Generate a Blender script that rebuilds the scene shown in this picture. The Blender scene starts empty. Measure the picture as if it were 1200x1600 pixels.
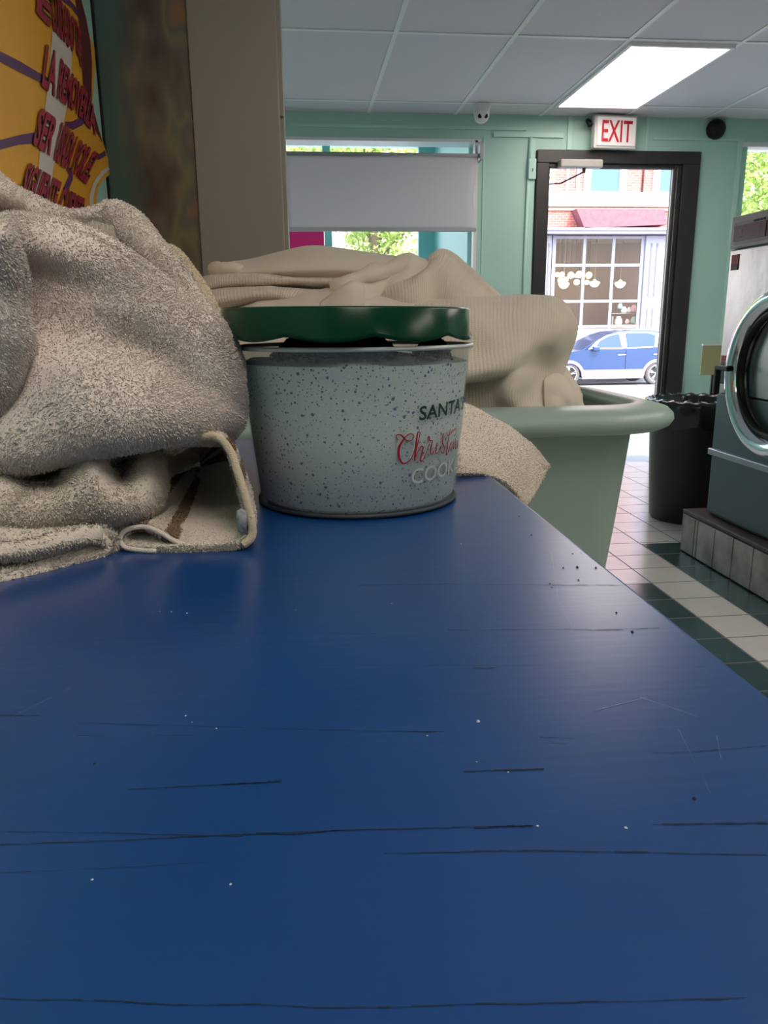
import bpy, math, random
import numpy as np
from mathutils import Vector, Matrix
random.seed(7); RNG = np.random.default_rng(7)
PI = math.pi
SC = bpy.context.scene
COL = SC.collection

# ------------------------------------------------------------------ camera
F_PX, CAM_H = 1200.0, 1.12
AXES = np.array([[0.99404258, -0.03555617, 0.10302964],
                 [-0.10855956, -0.23883103, 0.96497387],
                 [-0.0097041, -0.97040996, -0.24126818]])   # world X,Y,Z in (right, down, forward)
cam = bpy.data.cameras.new('camera'); cam_o = bpy.data.objects.new('camera', cam); COL.objects.link(cam_o)
cam.sensor_fit = 'VERTICAL'; cam.sensor_height = 24.0; cam.lens = 24.0 * F_PX / 1600.0
cam.clip_start = 0.01; cam.clip_end = 300
_r, _d, _f = AXES[:, 0], AXES[:, 1], AXES[:, 2]
M = Matrix(((_r[0], -_d[0], -_f[0], 0), (_r[1], -_d[1], -_f[1], 0), (_r[2], -_d[2], -_f[2], CAM_H), (0, 0, 0, 1)))
cam_o.matrix_world = M
SC.camera = cam_o

# ------------------------------------------------------------------ view, sky, sun, ceiling light and added fill panels
SC.view_settings.view_transform = 'Standard'; SC.view_settings.look = 'None'
SC.view_settings.gamma = 1.0; SC.view_settings.use_curve_mapping = False
SC.view_settings.exposure = 1.4
SKY_STRENGTH = 0.40
SUN_STRENGTH = 2.0
PANEL_GLOW = 3.0
world = bpy.data.worlds.new('world'); SC.world = world; world.use_nodes = True
wn = world.node_tree.nodes; wl = world.node_tree.links; wn.clear()
sky = wn.new('ShaderNodeTexSky'); sky.sky_type = 'NISHITA'; sky.sun_disc = False
sky.sun_elevation = math.radians(52); sky.sun_rotation = math.radians(160); sky.air_density = 1.2; sky.dust_density = 2.0
bg = wn.new('ShaderNodeBackground'); bg.inputs[1].default_value = SKY_STRENGTH
wo = wn.new('ShaderNodeOutputWorld'); hs = wn.new('ShaderNodeHueSaturation'); hs.inputs['Saturation'].default_value = .55
wl.new(sky.outputs[0], hs.inputs['Color']); wl.new(hs.outputs[0], bg.inputs[0]); wl.new(bg.outputs[0], wo.inputs[0])
sun = bpy.data.lights.new('sun', 'SUN'); sun.energy = SUN_STRENGTH; sun.angle = 0.01; sun.color = (1, .95, .88)
sun_o = bpy.data.objects.new('sun', sun); COL.objects.link(sun_o)
sun_o.rotation_euler = Vector((-0.25, 0.62, -0.85)).to_track_quat('-Z', 'Y').to_euler()
# fluorescent panels, the first in view, the others unseen and added to brighten the room: (x, y) of the corner of each 0.6 x 1.22 panel in the ceiling grid
CEIL_Z = 2.5
TROFFERS_AND_ADDED_FILL = [(1.73, 4.22), (1.73, 0.56), (2.93, 1.78), (1.73, -3.10), (-.07, -.66), (2.33, -.66)]

# ------------------------------------------------------------------ pixel helpers (plane of known depth -> point)
def _ray(x, y): return AXES @ np.array([x - 600., y - 800., F_PX])
def atY(x, y, Y):
    r = _ray(x, y); k = Y / r[1]; return Vector((r[0]*k, Y, CAM_H + r[2]*k))
def atX(x, y, X):
    r = _ray(x, y); k = X / r[0]; return Vector((X, r[1]*k, CAM_H + r[2]*k))
def atZ(x, y, Z):
    r = _ray(x, y); k = (Z - CAM_H) / r[2]; return Vector((r[0]*k, r[1]*k, Z))

# ------------------------------------------------------------------ materials
MATS = {}
def mat(name, color, rough=.6, metal=0, emit=None, estr=0, spec=.5, trans=0, alpha=1, bump=None, noise=None, coat=0, sss=0):
    """noise = (scale, amount, colour2); bump = (scale, strength, distance)"""
    if name in MATS: return MATS[name]
    m = bpy.data.materials.new(name); m.use_nodes = True
    nt = m.node_tree; b = nt.nodes['Principled BSDF']
    b.inputs['Base Color'].default_value = (*color, 1); b.inputs['Roughness'].default_value = rough
    b.inputs['Metallic'].default_value = metal; b.inputs['Specular IOR Level'].default_value = spec
    b.inputs['Transmission Weight'].default_value = trans; b.inputs['Alpha'].default_value = alpha
    b.inputs['Coat Weight'].default_value = coat
    if emit: b.inputs['Emission Color'].default_value = (*emit, 1); b.inputs['Emission Strength'].default_value = estr
    tc = nt.nodes.new('ShaderNodeTexCoord')
    if noise:
        n = nt.nodes.new('ShaderNodeTexNoise'); n.inputs['Scale'].default_value = noise[0]; n.inputs['Detail'].default_value = 5
        nt.links.new(tc.outputs['Object'], n.inputs['Vector'])
        r = nt.nodes.new('ShaderNodeMapRange'); r.inputs[1].default_value = .35; r.inputs[2].default_value = .7; r.inputs[4].default_value = noise[1]
        nt.links.new(n.outputs['Fac'], r.inputs[0])
        mx = nt.nodes.new('ShaderNodeMix'); mx.data_type = 'RGBA'
        mx.inputs['A'].default_value = (*color, 1); mx.inputs['B'].default_value = (*noise[2], 1)
        nt.links.new(r.outputs[0], mx.inputs['Factor']); nt.links.new(mx.outputs['Result'], b.inputs['Base Color'])
    if bump:
        n = nt.nodes.new('ShaderNodeTexNoise'); n.inputs['Scale'].default_value = bump[0]; n.inputs['Detail'].default_value = 6
        nt.links.new(tc.outputs['Object'], n.inputs['Vector'])
        bp = nt.nodes.new('ShaderNodeBump'); bp.inputs['Strength'].default_value = bump[1]; bp.inputs['Distance'].default_value = bump[2]
        nt.links.new(n.outputs['Fac'], bp.inputs['Height']); nt.links.new(bp.outputs[0], b.inputs['Normal'])
    MATS[name] = m; return m
def nodes_of(m): return m.node_tree, m.node_tree.nodes['Principled BSDF']
def N(nt, t, **kw):
    n = nt.nodes.new('ShaderNode' + t)
    for k, v in kw.items():
        if k in ('operation', 'data_type', 'blend_type', 'wave_type', 'bands_direction', 'feature', 'wave_profile'): setattr(n, k, v)
    return n
def math_node(nt, op, a, b=None):
    n = nt.nodes.new('ShaderNodeMath'); n.operation = op
    for i, v in enumerate((a, b)):
        if v is None: continue
        if isinstance(v, (int, float)): n.inputs[i].default_value = v
        else: nt.links.new(v, n.inputs[i])
    return n.outputs[0]
def mixc(nt, fac, a, b):
    mx = nt.nodes.new('ShaderNodeMix'); mx.data_type = 'RGBA'
    if isinstance(fac, (int, float)): mx.inputs['Factor'].default_value = fac
    else: nt.links.new(fac, mx.inputs['Factor'])
    for k, v in (('A', a), ('B', b)):
        if isinstance(v, tuple): mx.inputs[k].default_value = (*v, 1)
        else: nt.links.new(v, mx.inputs[k])
    return mx.outputs['Result']

# ------------------------------------------------------------------ mesh builder
class MB:
    def __init__(s): s.v = []; s.f = []; s.mi = []; s.sm = []
    def add(s, vs, fs, mi=0, smooth=False):
        o = len(s.v); s.v += [tuple(p) for p in vs]
        for f in fs: s.f.append([i + o for i in f]); s.mi.append(mi); s.sm.append(smooth)
        return s
    def box(s, x0, x1, y0, y1, z0, z1, mi=0):
        vs = [(x, y, z) for z in (z0, z1) for y in (y0, y1) for x in (x0, x1)]
        return s.add(vs, [(0, 2, 3, 1), (4, 5, 7, 6), (0, 1, 5, 4), (2, 6, 7, 3), (0, 4, 6, 2), (1, 3, 7, 5)], mi)
    def prism(s, poly, axis, a, b, mi=0):
        """poly of 2-tuples in the two other axes, extruded from a to b along axis"""
        n = len(poly)
        def mk(p, t):
            q = [0, 0, 0]; o = [i for i in range(3) if i != axis]; q[o[0]], q[o[1]] = p; q[axis] = t; return q
        vs = [mk(p, a) for p in poly] + [mk(p, b) for p in poly]
        fs = [list(range(n)), list(range(2*n-1, n-1, -1))] + [(i, i+n, (i+1) % n + n, (i+1) % n) for i in range(n)]
        return s.add(vs, fs, mi)
    def lathe(s, prof, c=(0, 0, 0), n=48, axis='z', mi=0, smooth=True, a0=0, a1=2*PI, cap=False):
        full = abs(a1 - a0 - 2*PI) < 1e-6; k = n if full else n + 1
        vs = []
        for (r, h) in prof:
            for i in range(k):
                a = a0 + (a1 - a0)*i/n; x, y = r*math.cos(a), r*math.sin(a)
                p = (x, y, h) if axis == 'z' else (h, x, y) if axis == 'x' else (x, h, y)
                vs.append((p[0]+c[0], p[1]+c[1], p[2]+c[2]))
        fs = []
        for j in range(len(prof)-1):
            for i in range(n if full else n):
                i2 = (i+1) % k if full else i+1
                fs.append((j*k+i, j*k+i2, (j+1)*k+i2, (j+1)*k+i))
        if cap:
            fs.append(list(range(k))[::-1]); fs.append([(len(prof)-1)*k+i for i in range(k)])
        return s.add(vs, fs, mi, smooth)
    def tube(s, pts, r, n=8, mi=0, smooth=True, cap=True):
        pts = [Vector(p) for p in pts]; rs = r if isinstance(r, (list, tuple)) else [r]*len(pts)
        vs = []; up = None
        for i, p in enumerate(pts):
            t = (pts[min(i+1, len(pts)-1)] - pts[max(i-1, 0)]).normalized()
            if up is None: up = Vector((0, 0, 1)) if abs(t.z) < .9 else Vector((1, 0, 0))
            a = t.cross(up).normalized(); b = a.cross(t).normalized(); up = b
            for k in range(n):
                an = 2*PI*k/n; vs.append(p + a*math.cos(an)*rs[i] + b*math.sin(an)*rs[i])
        fs = [(i*n+k, i*n+(k+1) % n, (i+1)*n+(k+1) % n, (i+1)*n+k) for i in range(len(pts)-1) for k in range(n)]
        if cap: fs += [list(range(n))[::-1], [(len(pts)-1)*n+k for k in range(n)]]
        return s.add(vs, fs, mi, smooth)
    def build(s, name, mats, parent=None, bevel=0, loc=None, seg=2):
        me = bpy.data.meshes.new(name); me.from_pydata(s.v, [], s.f); me.validate()
        for m in (mats if isinstance(mats, (list, tuple)) else [mats]): me.materials.append(m)
        if len(me.polygons) == len(s.mi):
            me.polygons.foreach_set('material_index', s.mi); me.polygons.foreach_set('use_smooth', s.sm)
        o = bpy.data.objects.new(name, me); COL.objects.link(o)
        if parent is not None: o.parent = parent; o.matrix_parent_inverse = Matrix.Translation(-parent.location)
        if bevel:
            b = o.modifiers.new('bevel', 'BEVEL'); b.width = bevel; b.segments = seg; b.limit_method = 'ANGLE'; b.angle_limit = .6
            b.harden_normals = False
        return o
def tag(o, label, cat, group=None, kind=None):
    o['label'] = label; o['category'] = cat
    if group: o['group'] = group
    if kind: o['kind'] = kind
    return o
def struct(o, label=None, cat=None):
    o['kind'] = 'structure'
    if label: o['label'] = label
    if cat: o['category'] = cat
    return o
def thing(name, label, cat, loc=(0, 0, 0), group=None):
    o = bpy.data.objects.new(name, None); COL.objects.link(o); o.location = loc; o.empty_display_size = .05
    return tag(o, label, cat, group)
def lab(o, l): o['label'] = l; return o

# ------------------------------------------------------------------ cloth sheets
def catmull(P, n):
    """P (m, ..., 3) resampled to n along axis 0"""
    m = len(P); t = np.linspace(0, m-1, n); i = np.clip(t.astype(int), 0, m-2); u = (t - i)
    u = u.reshape((-1,) + (1,)*(P.ndim-1))
    p0 = P[np.clip(i-1, 0, m-1)]; p1 = P[i]; p2 = P[i+1]; p3 = P[np.clip(i+2, 0, m-1)]
    return .5*((2*p1) + (-p0+p2)*u + (2*p0-5*p1+4*p2-p3)*u**2 + (-p0+3*p1-3*p2+p3)*u**3)
def wnoise(P, freq, seed, octs=3):
    r = np.random.default_rng(seed); out = np.zeros(P.shape[:-1]); a = 1
    q = P + .015*np.sin(P[..., [1, 2, 0]]*freq*1.7 + seed)
    for o in range(octs):
        for k in range(5):
            w = r.normal(size=3); w *= freq*(2**o)*2*PI/np.linalg.norm(w)*r.uniform(.6, 1.3)
            out += a*np.sin(q@w + r.uniform(0, 6.28))/3
        a *= .5
    return out
def normals_grid(G):
    du = np.gradient(G, axis=1); dv = np.gradient(G, axis=0)
    n = np.cross(du, dv); n /= np.linalg.norm(n, axis=-1, keepdims=True) + 1e-9
    return n
def sheet(name, rows, mats, res=.004, thick=.004, wrinkle=(6, .004), seed=1, tufts=None, parent=None, ustripe=None,
          flip=False, px=True, both=False, fold=None, umat=None):
    """rows: list of rows of (px, py, Y) control points; builds a solid cloth sheet.  tufts = (spacing, length, width)"""
    rows = [np.array([list(atY(*q)) if px else list(q) for q in r], float) for r in rows]; mx_ = max(len(r) for r in rows)
    P = np.array([r if len(r) == mx_ else catmull(r, mx_) for r in rows])
    Lu = np.linalg.norm(np.diff(P, axis=1), axis=-1).sum(1).max(); Lv = np.linalg.norm(np.diff(P, axis=0), axis=-1).sum(0).max()
    nu = max(8, min(260, int(Lu/res))); nv = max(6, min(260, int(Lv/res)))
    G = catmull(catmull(P, nv).transpose(1, 0, 2), nu).transpose(1, 0, 2)
    n = normals_grid(G)
    cen = G.reshape(-1, 3).mean(0); camp = np.array([0, 0, CAM_H])
    if ((camp - cen)*n.reshape(-1, 3).mean(0)).sum() < 0: n = -n
    if flip: n = -n
    if wrinkle:
        w_ = wnoise(G, wrinkle[0], seed); r_ = 1-np.abs(wnoise(G*np.array([1, .6, 1.5]), wrinkle[0]*.8, seed+17, 2))
        G = G + n*(w_*wrinkle[1] + np.clip(r_, -.5, 1)*wrinkle[1]*.8)[..., None]
    if fold:
        for (fu, fv, amp, ph) in fold:
            uu, vv = np.meshgrid(np.linspace(0, 1, nu), np.linspace(0, 1, nv))
            G = G + n*(amp*np.sin(2*PI*(fu*uu + fv*vv) + ph + 1.3*wnoise(G, 3, seed+5, 1)))[..., None]
    n2 = normals_grid(G)
    if (n2*n).sum() < 0: n2 = -n2
    n = n2
    Fr = G + n*thick/2; Bk = G - n*thick/2
    idx = np.arange(nu*nv).reshape(nv, nu)
    V = [Fr.reshape(-1, 3), Bk.reshape(-1, 3)]
    q = np.stack([idx[:-1, :-1], idx[:-1, 1:], idx[1:, 1:], idx[1:, :-1]], -1).reshape(-1, 4)
    # orientation check
    a, b, c = V[0][q[0, 0]], V[0][q[0, 1]], V[0][q[0, 2]]
    if np.dot(np.cross(b-a, c-b), n[0, 0]) < 0: q = q[:, ::-1]
    qb = q[:, ::-1] + nu*nv
    border = list(idx[0, :]) + list(idx[1:, -1]) + list(idx[-1, -2::-1]) + list(idx[-2:0:-1, 0])
    bd = np.array(border); qe = np.stack([bd, np.roll(bd, -1), np.roll(bd, -1)+nu*nv, bd+nu*nv], -1)
    faces = [q, qb, qe]; mi = [np.zeros(len(q), int), np.zeros(len(q), int), np.zeros(len(qe), int)]
    ucol = (np.arange(len(q)) % (nu-1))/(nu-1.)
    if umat:
        for (u0, u1, k) in umat:
            mi[0][(ucol >= u0) & (ucol < u1)] = k; mi[1][(ucol >= u0) & (ucol < u1)] = k
    nv_all = 2*nu*nv; uvq = None
    vs = np.concatenate(V); fl = np.concatenate(faces); ml = np.concatenate(mi)
    tri_v = []; tri_f = []; tri_m = []
    if tufts:
        sp, ln, wd = tufts
        mu, mv = max(4, int(Lu/sp)), max(4, int(Lv/sp))
        for side in (1, -1):
            uu, vv = np.meshgrid((np.arange(mu)+.5)/mu, (np.arange(mv)+.5)/mv)
            uu = uu + RNG.uniform(-.38, .38, uu.shape)/mu; vv = vv + RNG.uniform(-.38, .38, vv.shape)/mv
            fu = np.clip(uu, 0, .999)*(nu-1); fv = np.clip(vv, 0, .999)*(nv-1); iu = fu.astype(int); iv = fv.astype(int)
            au = (fu-iu)[..., None]; av = (fv-iv)[..., None]
            S = Fr if side == 1 else Bk
            B = S[iv, iu]*(1-au)*(1-av) + S[iv, iu+1]*au*(1-av) + S[iv+1, iu]*(1-au)*av + S[iv+1, iu+1]*au*av
            nn = n[iv, iu]*side; B = B.reshape(-1, 3); nn = nn.reshape(-1, 3)
            if side == -1 and both: sel = np.arange(len(B))
            elif side == -1:   # only a fringe of tufts on the back, near the edges
                e = np.minimum(np.minimum(uu, 1-uu)*Lu, np.minimum(vv, 1-vv)*Lv).reshape(-1) < .02
                B = B[e]; nn = nn[e]; sel = np.where(e)[0]
            K = len(B)
            lay = 1.0*wnoise(B, 9, seed+3, 2)[:, None]*np.array([[1, 0, 0]]) + np.array([[.15, 0, -.75]])
            d = nn*.75 + lay*.8 + RNG.normal(size=(K, 3))*.55; d /= np.linalg.norm(d, axis=1, keepdims=True)
            t1 = np.cross(d, RNG.normal(size=(K, 3))); t1 /= np.linalg.norm(t1, axis=1, keepdims=True); t2 = np.cross(d, t1)
            L = ln*RNG.uniform(.6, 1.2, (K, 1)); B0 = B - nn*ln*.15
            mid = B0 + d*L*.6; tip = B0 + d*L + np.array([[0, 0, -1]])*L*.25
            vsx = np.stack([B0+t1*wd*.5, B0-t1*wd*.25+t2*wd*.43, B0-t1*wd*.25-t2*wd*.43,
                            mid+t1*wd*.62, mid-t1*wd*.31+t2*wd*.54, mid-t1*wd*.31-t2*wd*.54, tip], 1).reshape(-1, 3)
            base = nv_all + np.arange(K)[:, None]*7
            fq = np.concatenate([base+np.array([[0, 1, 4, 3]]), base+np.array([[1, 2, 5, 4]]), base+np.array([[2, 0, 3, 5]])])
            ft = np.concatenate([base+np.array([[3, 4, 6]]), base+np.array([[4, 5, 6]]), base+np.array([[5, 3, 6]])])
            mk = np.zeros(K, int)
            if umat:
                us = uu.reshape(-1) if side == 1 else uu.reshape(-1)[sel]
                for (u0, u1, k) in umat: mk[(us >= u0) & (us < u1)] = k
            tri_v.append(vsx); tri_f.append((fq, ft)); tri_m.append(mk); nv_all += len(vsx)
    if tufts:
        for (ga, gb, fr_, bk_, L_) in ((G[0], G[1], Fr[0], Bk[0], Lu), (G[-1], G[-2], Fr[-1], Bk[-1], Lu), (G[:, 0], G[:, 1], Fr[:, 0], Bk[:, 0], Lv), (G[:, -1], G[:, -2], Fr[:, -1], Bk[:, -1], Lv)):
            out = ga-gb; out = out/(np.linalg.norm(out, axis=1, keepdims=True)+1e-9)
            K = int(L_/tufts[0])*max(2, int(thick/tufts[0])+1)*(4 if both else 1); f = RNG.uniform(0, .999, K)*(len(ga)-1); i0 = f.astype(int); a_ = (f-i0)[:, None]; t_ = RNG.uniform(0, 1, (K, 1))
            B = (fr_[i0]*(1-a_)+fr_[i0+1]*a_)*t_ + (bk_[i0]*(1-a_)+bk_[i0+1]*a_)*(1-t_)
            nn = out[i0] + (fr_[i0]-bk_[i0])/thick*(t_-.5)*1.4; ln, wd = tufts[1:]
            d = nn*.7 + np.array([[.1, 0, -.5]]) + RNG.normal(size=(K, 3))*.6; d /= np.linalg.norm(d, axis=1, keepdims=True)
            t1_ = np.cross(d, RNG.normal(size=(K, 3))); t1_ /= np.linalg.norm(t1_, axis=1, keepdims=True); t2_ = np.cross(d, t1_); L = ln*RNG.uniform(.6, 1.2, (K, 1))
            mid = B + d*L*.6; tip = B + d*L
            tri_v.append(np.stack([B+t1_*wd*.5, B-t1_*wd*.25+t2_*wd*.43, B-t1_*wd*.25-t2_*wd*.43, mid+t1_*wd*.62, mid-t1_*wd*.31+t2_*wd*.54, mid-t1_*wd*.31-t2_*wd*.54, tip], 1).reshape(-1, 3))
            base = nv_all + np.arange(K)[:, None]*7
            tri_f.append((np.concatenate([base+np.array([[0, 1, 4, 3]]), base+np.array([[1, 2, 5, 4]]), base+np.array([[2, 0, 3, 5]])]), np.concatenate([base+np.array([[3, 4, 6]]), base+np.array([[4, 5, 6]]), base+np.array([[5, 3, 6]])])))
            mk = np.zeros(K, int)
            if umat and L_ is Lu:
                us = f/(len(ga)-1)
                for (u0, u1, k) in umat: mk[(us >= u0) & (us < u1)] = k
            tri_m.append(mk); nv_all += K*7
    if tri_v:
        vs = np.concatenate([vs]+tri_v)
    me = bpy.data.meshes.new(name)
    quads = np.concatenate([fl]+[f[0] for f in tri_f]); tris = np.concatenate([f[1] for f in tri_f]) if tri_f else np.zeros((0, 3), int)
    mq = np.concatenate([ml]+[np.tile(k, 3) for k in tri_m]); mt = np.concatenate([np.tile(k, 3) for k in tri_m]) if tri_m else np.zeros(0, int)
    nl = quads.size + tris.size
    me.vertices.add(len(vs)); me.vertices.foreach_set('co', vs.astype(np.float32).ravel())
    me.loops.add(nl); me.loops.foreach_set('vertex_index', np.concatenate([quads.ravel(), tris.ravel()]).astype(np.int32))
    me.polygons.add(len(quads)+len(tris))
    st = np.concatenate([np.arange(len(quads))*4, quads.size + np.arange(len(tris))*3]).astype(np.int32)
    me.polygons.foreach_set('loop_start', st)
    me.polygons.foreach_set('loop_total', np.concatenate([np.full(len(quads), 4), np.full(len(tris), 3)]).astype(np.int32))
    me.polygons.foreach_set('material_index', np.concatenate([mq, mt]).astype(np.int32))
    me.polygons.foreach_set('use_smooth', np.ones(len(quads)+len(tris), bool))
    # uv in metres for the woven patterns
    uvl = me.uv_layers.new(name='weave')
    uvv = np.zeros((len(vs), 2), np.float32)
    gu, gv = np.meshgrid(np.linspace(0, Lu, nu), np.linspace(0, Lv, nv))
    g = np.stack([gu, gv], -1).reshape(-1, 2); uvv[:nu*nv] = g; uvv[nu*nv:2*nu*nv] = g
    li = np.concatenate([quads.ravel(), tris.ravel()])
    uvl.data.foreach_set('uv', uvv[li].ravel())
    me.update(calc_edges=True); me.validate()
    for m in (mats if isinstance(mats, (list, tuple)) else [mats]): me.materials.append(m)
    o = bpy.data.objects.new(name, me); COL.objects.link(o)
    if parent is not None: o.parent = parent; o.matrix_parent_inverse = Matrix.Translation(-parent.location)
    return o
def shift(row, dx=0, dy=0, dY=0): return [(a+dx, b+dy, c+dY) for a, b, c in row]
def rows_depth(path, steps):
    """extrude a pixel path away from the camera: steps of (dY, shrink towards centroid, dz)"""
    P = [atY(*q) for q in path]; c = sum(P, Vector())/len(P); out = []
    for dY, k, dz in steps:
        out.append([(c.x+(p.x-c.x)*k, p.y+dY, c.z+(p.z-c.z)*k+dz) for p in P])
    return out

def text_mesh(body, size=1.0, offset=0.0, shear=0.0, extrude=0.0):
    cu = bpy.data.curves.new('tmp', 'FONT'); cu.body = body; cu.size = size; cu.offset = offset; cu.shear = shear
    cu.extrude = extrude; cu.resolution_u = 3
    o = bpy.data.objects.new('tmp', cu); COL.objects.link(o)
    dg = bpy.context.evaluated_depsgraph_get(); dg.update()
    me = bpy.data.meshes.new_from_object(o.evaluated_get(dg))
    vs = [tuple(v.co) for v in me.vertices]; fs = [tuple(p.vertices) for p in me.polygons]
    bpy.data.objects.remove(o); bpy.data.curves.remove(cu); bpy.data.meshes.remove(me)
    return vs, fs

# ================================================================== MATERIALS
m_green = mat('mint_wall_paint', (.44, .66, .585), .45, noise=(3, .35, (.39, .60, .53)), bump=(30, .15, .002))
m_green2 = mat('mint_trim_paint', (.48, .72, .64), .4)
m_teal = mat('teal_frame_paint', (.30, .66, .64), .4)
m_cyan = mat('pale_cyan_paint', (.55, .88, .88), .5)
m_darkframe = mat('dark_bronze_frame', (.022, .018, .018), .4, noise=(8, .6, (.035, .028, .028)))
m_white = mat('white_plastic', (.75, .75, .76), .4)
m_black = mat('black_plastic', (.005, .005, .006), .4, spec=.3)
m_beige = mat('beige_enamel', (.34, .29, .25), .42, noise=(1.2, .3, (.30, .26, .22)))
m_steel = mat('brushed_stainless', (.46, .40, .42), .28, 1, bump=(6, .12, .02))
m_steel_d = mat('grey_enamel_panel', (.09, .12, .135), .45, .3)
m_chrome = mat('polished_chrome', (.75, .8, .85), .12, 1)
m_glass = mat('clear_glass', (1, 1, 1), .0, trans=1, spec=.5)
nt, b = nodes_of(m_glass)
tr = nt.nodes.new('ShaderNodeBsdfTransparent'); gl = nt.nodes.new('ShaderNodeBsdfGlossy'); gl.inputs['Roughness'].default_value = .02
fr = nt.nodes.new('ShaderNodeFresnel'); fr.inputs[0].default_value = 1.25; ms = nt.nodes.new('ShaderNodeMixShader')
nt.links.new(fr.outputs[0], ms.inputs[0]); nt.links.new(tr.outputs[0], ms.inputs[1]); nt.links.new(gl.outputs[0], ms.inputs[2])
nt.links.new(ms.outputs[0], nt.nodes['Material Output'].inputs[0])
m_ctile = mat('ceiling_tile', (.80, .74, .80), .9, noise=(120, .35, (.69, .63, .70)), bump=(90, .4, .003))
m_grid = mat('ceiling_grid_white', (.9, .88, .9), .5)
m_panel = mat('light_diffuser', (.8, .78, .74), .5, emit=(1, .90, .82), estr=PANEL_GLOW)

# blue painted table top
m_blue = mat('blue_painted_board', (.006, .085, .30), .3, spec=.5)
nt, b = nodes_of(m_blue)
tc = nt.nodes.new('ShaderNodeTexCoord'); mp = nt.nodes.new('ShaderNodeMapping'); mp.inputs['Scale'].default_value = (2.2, 60, 1)
n1 = nt.nodes.new('ShaderNodeTexNoise'); n1.inputs['Scale'].default_value = 2.2; n1.inputs['Detail'].default_value = 6
nt.links.new(tc.outputs['Object'], mp.inputs[0]); nt.links.new(mp.outputs[0], n1.inputs['Vector'])
n2 = nt.nodes.new('ShaderNodeTexNoise'); n2.inputs['Scale'].default_value = 9; n2.inputs['Detail'].default_value = 4
nt.links.new(tc.outputs['Object'], n2.inputs['Vector'])
c1 = mixc(nt, n2.outputs['Fac'], (.0006, .034, .150), (.0012, .054, .215))
dk = nt.nodes.new('ShaderNodeMapRange'); dk.inputs[1].default_value = .60; dk.inputs[2].default_value = .72; dk.inputs[4].default_value = .35
nt.links.new(n1.outputs['Fac'], dk.inputs[0])
c2 = mixc(nt, dk.outputs[0], c1, (.006, .035, .12)); nt.links.new(c2, b.inputs['Base Color'])
rr = nt.nodes.new('ShaderNodeMapRange'); rr.inputs[3].default_value = .26; rr.inputs[4].default_value = .38
b.inputs['Coat Weight'].default_value = .5; b.inputs['Coat Roughness'].default_value = .22
nt.links.new(n2.outputs['Fac'], rr.inputs[0]); nt.links.new(rr.outputs[0], b.inputs['Roughness'])
bp = nt.nodes.new('ShaderNodeBump'); bp.inputs['Strength'].default_value = .15; bp.inputs['Distance'].default_value = .001
nt.links.new(n1.outputs['Fac'], bp.inputs['Height']); nt.links.new(bp.outputs[0], b.inputs['Normal'])
m_crack = mat('dark_crack_grime', (.006, .012, .025), .8)
m_scratch = mat('pale_scratch', (.16, .24, .36), .45)

# terry and cotton
def cloth_mat(name, col, col2, wave=None):
    m = mat(name, col, .95, spec=.15, noise=(14, .6, col2))
    nt, b = nodes_of(m); b.inputs['Sheen Weight'].default_value = .25
    if not wave:
        tc = nt.nodes.new('ShaderNodeTexCoord'); nn_ = nt.nodes.new('ShaderNodeTexNoise'); nn_.inputs['Scale'].default_value = 650; nn_.inputs['Detail'].default_value = 2
        bp = nt.nodes.new('ShaderNodeBump'); bp.inputs['Strength'].default_value = .9; bp.inputs['Distance'].default_value = .0012
        nt.links.new(tc.outputs['Object'], nn_.inputs['Vector']); nt.links.new(nn_.outputs['Fac'], bp.inputs['Height']); nt.links.new(bp.outputs[0], b.inputs['Normal'])
    if wave:
        uv = nt.nodes.new('ShaderNodeUVMap'); uv.uv_map = 'weave'
        w = nt.nodes.new('ShaderNodeTexWave'); w.bands_direction = wave[1]; w.inputs['Scale'].default_value = wave[0]
        w.inputs['Distortion'].default_value = 1.2; w.inputs['Detail'].default_value = 1
        w2 = nt.nodes.new('ShaderNodeTexWave'); w2.bands_direction = 'Y' if wave[1] == 'X' else 'X'
        w2.inputs['Scale'].default_value = wave[0]*1.3; w2.inputs['Distortion'].default_value = .6
        nt.links.new(uv.outputs[0], w.inputs['Vector']); nt.links.new(uv.outputs[0], w2.inputs['Vector'])
        s = math_node(nt, 'ADD', w.outputs['Fac'], math_node(nt, 'MULTIPLY', w2.outputs['Fac'], .35))
        bp = nt.nodes.new('ShaderNodeBump'); bp.inputs['Strength'].default_value = wave[2]; bp.inputs['Distance'].default_value = wave[3]
        nt.links.new(s, bp.inputs['Height']); nt.links.new(bp.outputs[0], b.inputs['Normal'])
    return m
m_terry = cloth_mat('white_terry', (.76, .665, .60), (.68, .585, .52))
m_terry_w = cloth_mat('worn_white_terry', (.72, .63, .54), (.63, .54, .45))
m_cream = cloth_mat('cream_hem_cotton', (.60, .49, .35), (.52, .42, .29))
nt_, b_ = nodes_of(m_cream)
m_brown = cloth_mat('brown_stripe_terry', (.24, .15, .085), (.19, .12, .07))
m_band = cloth_mat('woven_towel_band', (.66, .57, .49), (.60, .51, .44), (160, 'X', .8, .001))
m_blanket = cloth_mat('white_thermal_cotton', (.70, .60, .50), (.64, .54, .45), (34, 'X', .45, .0016))
m_blanket2 = cloth_mat('white_flat_cotton', (.74, .64, .54), (.69, .59, .50), (150, 'X', .3, .0006))

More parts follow.
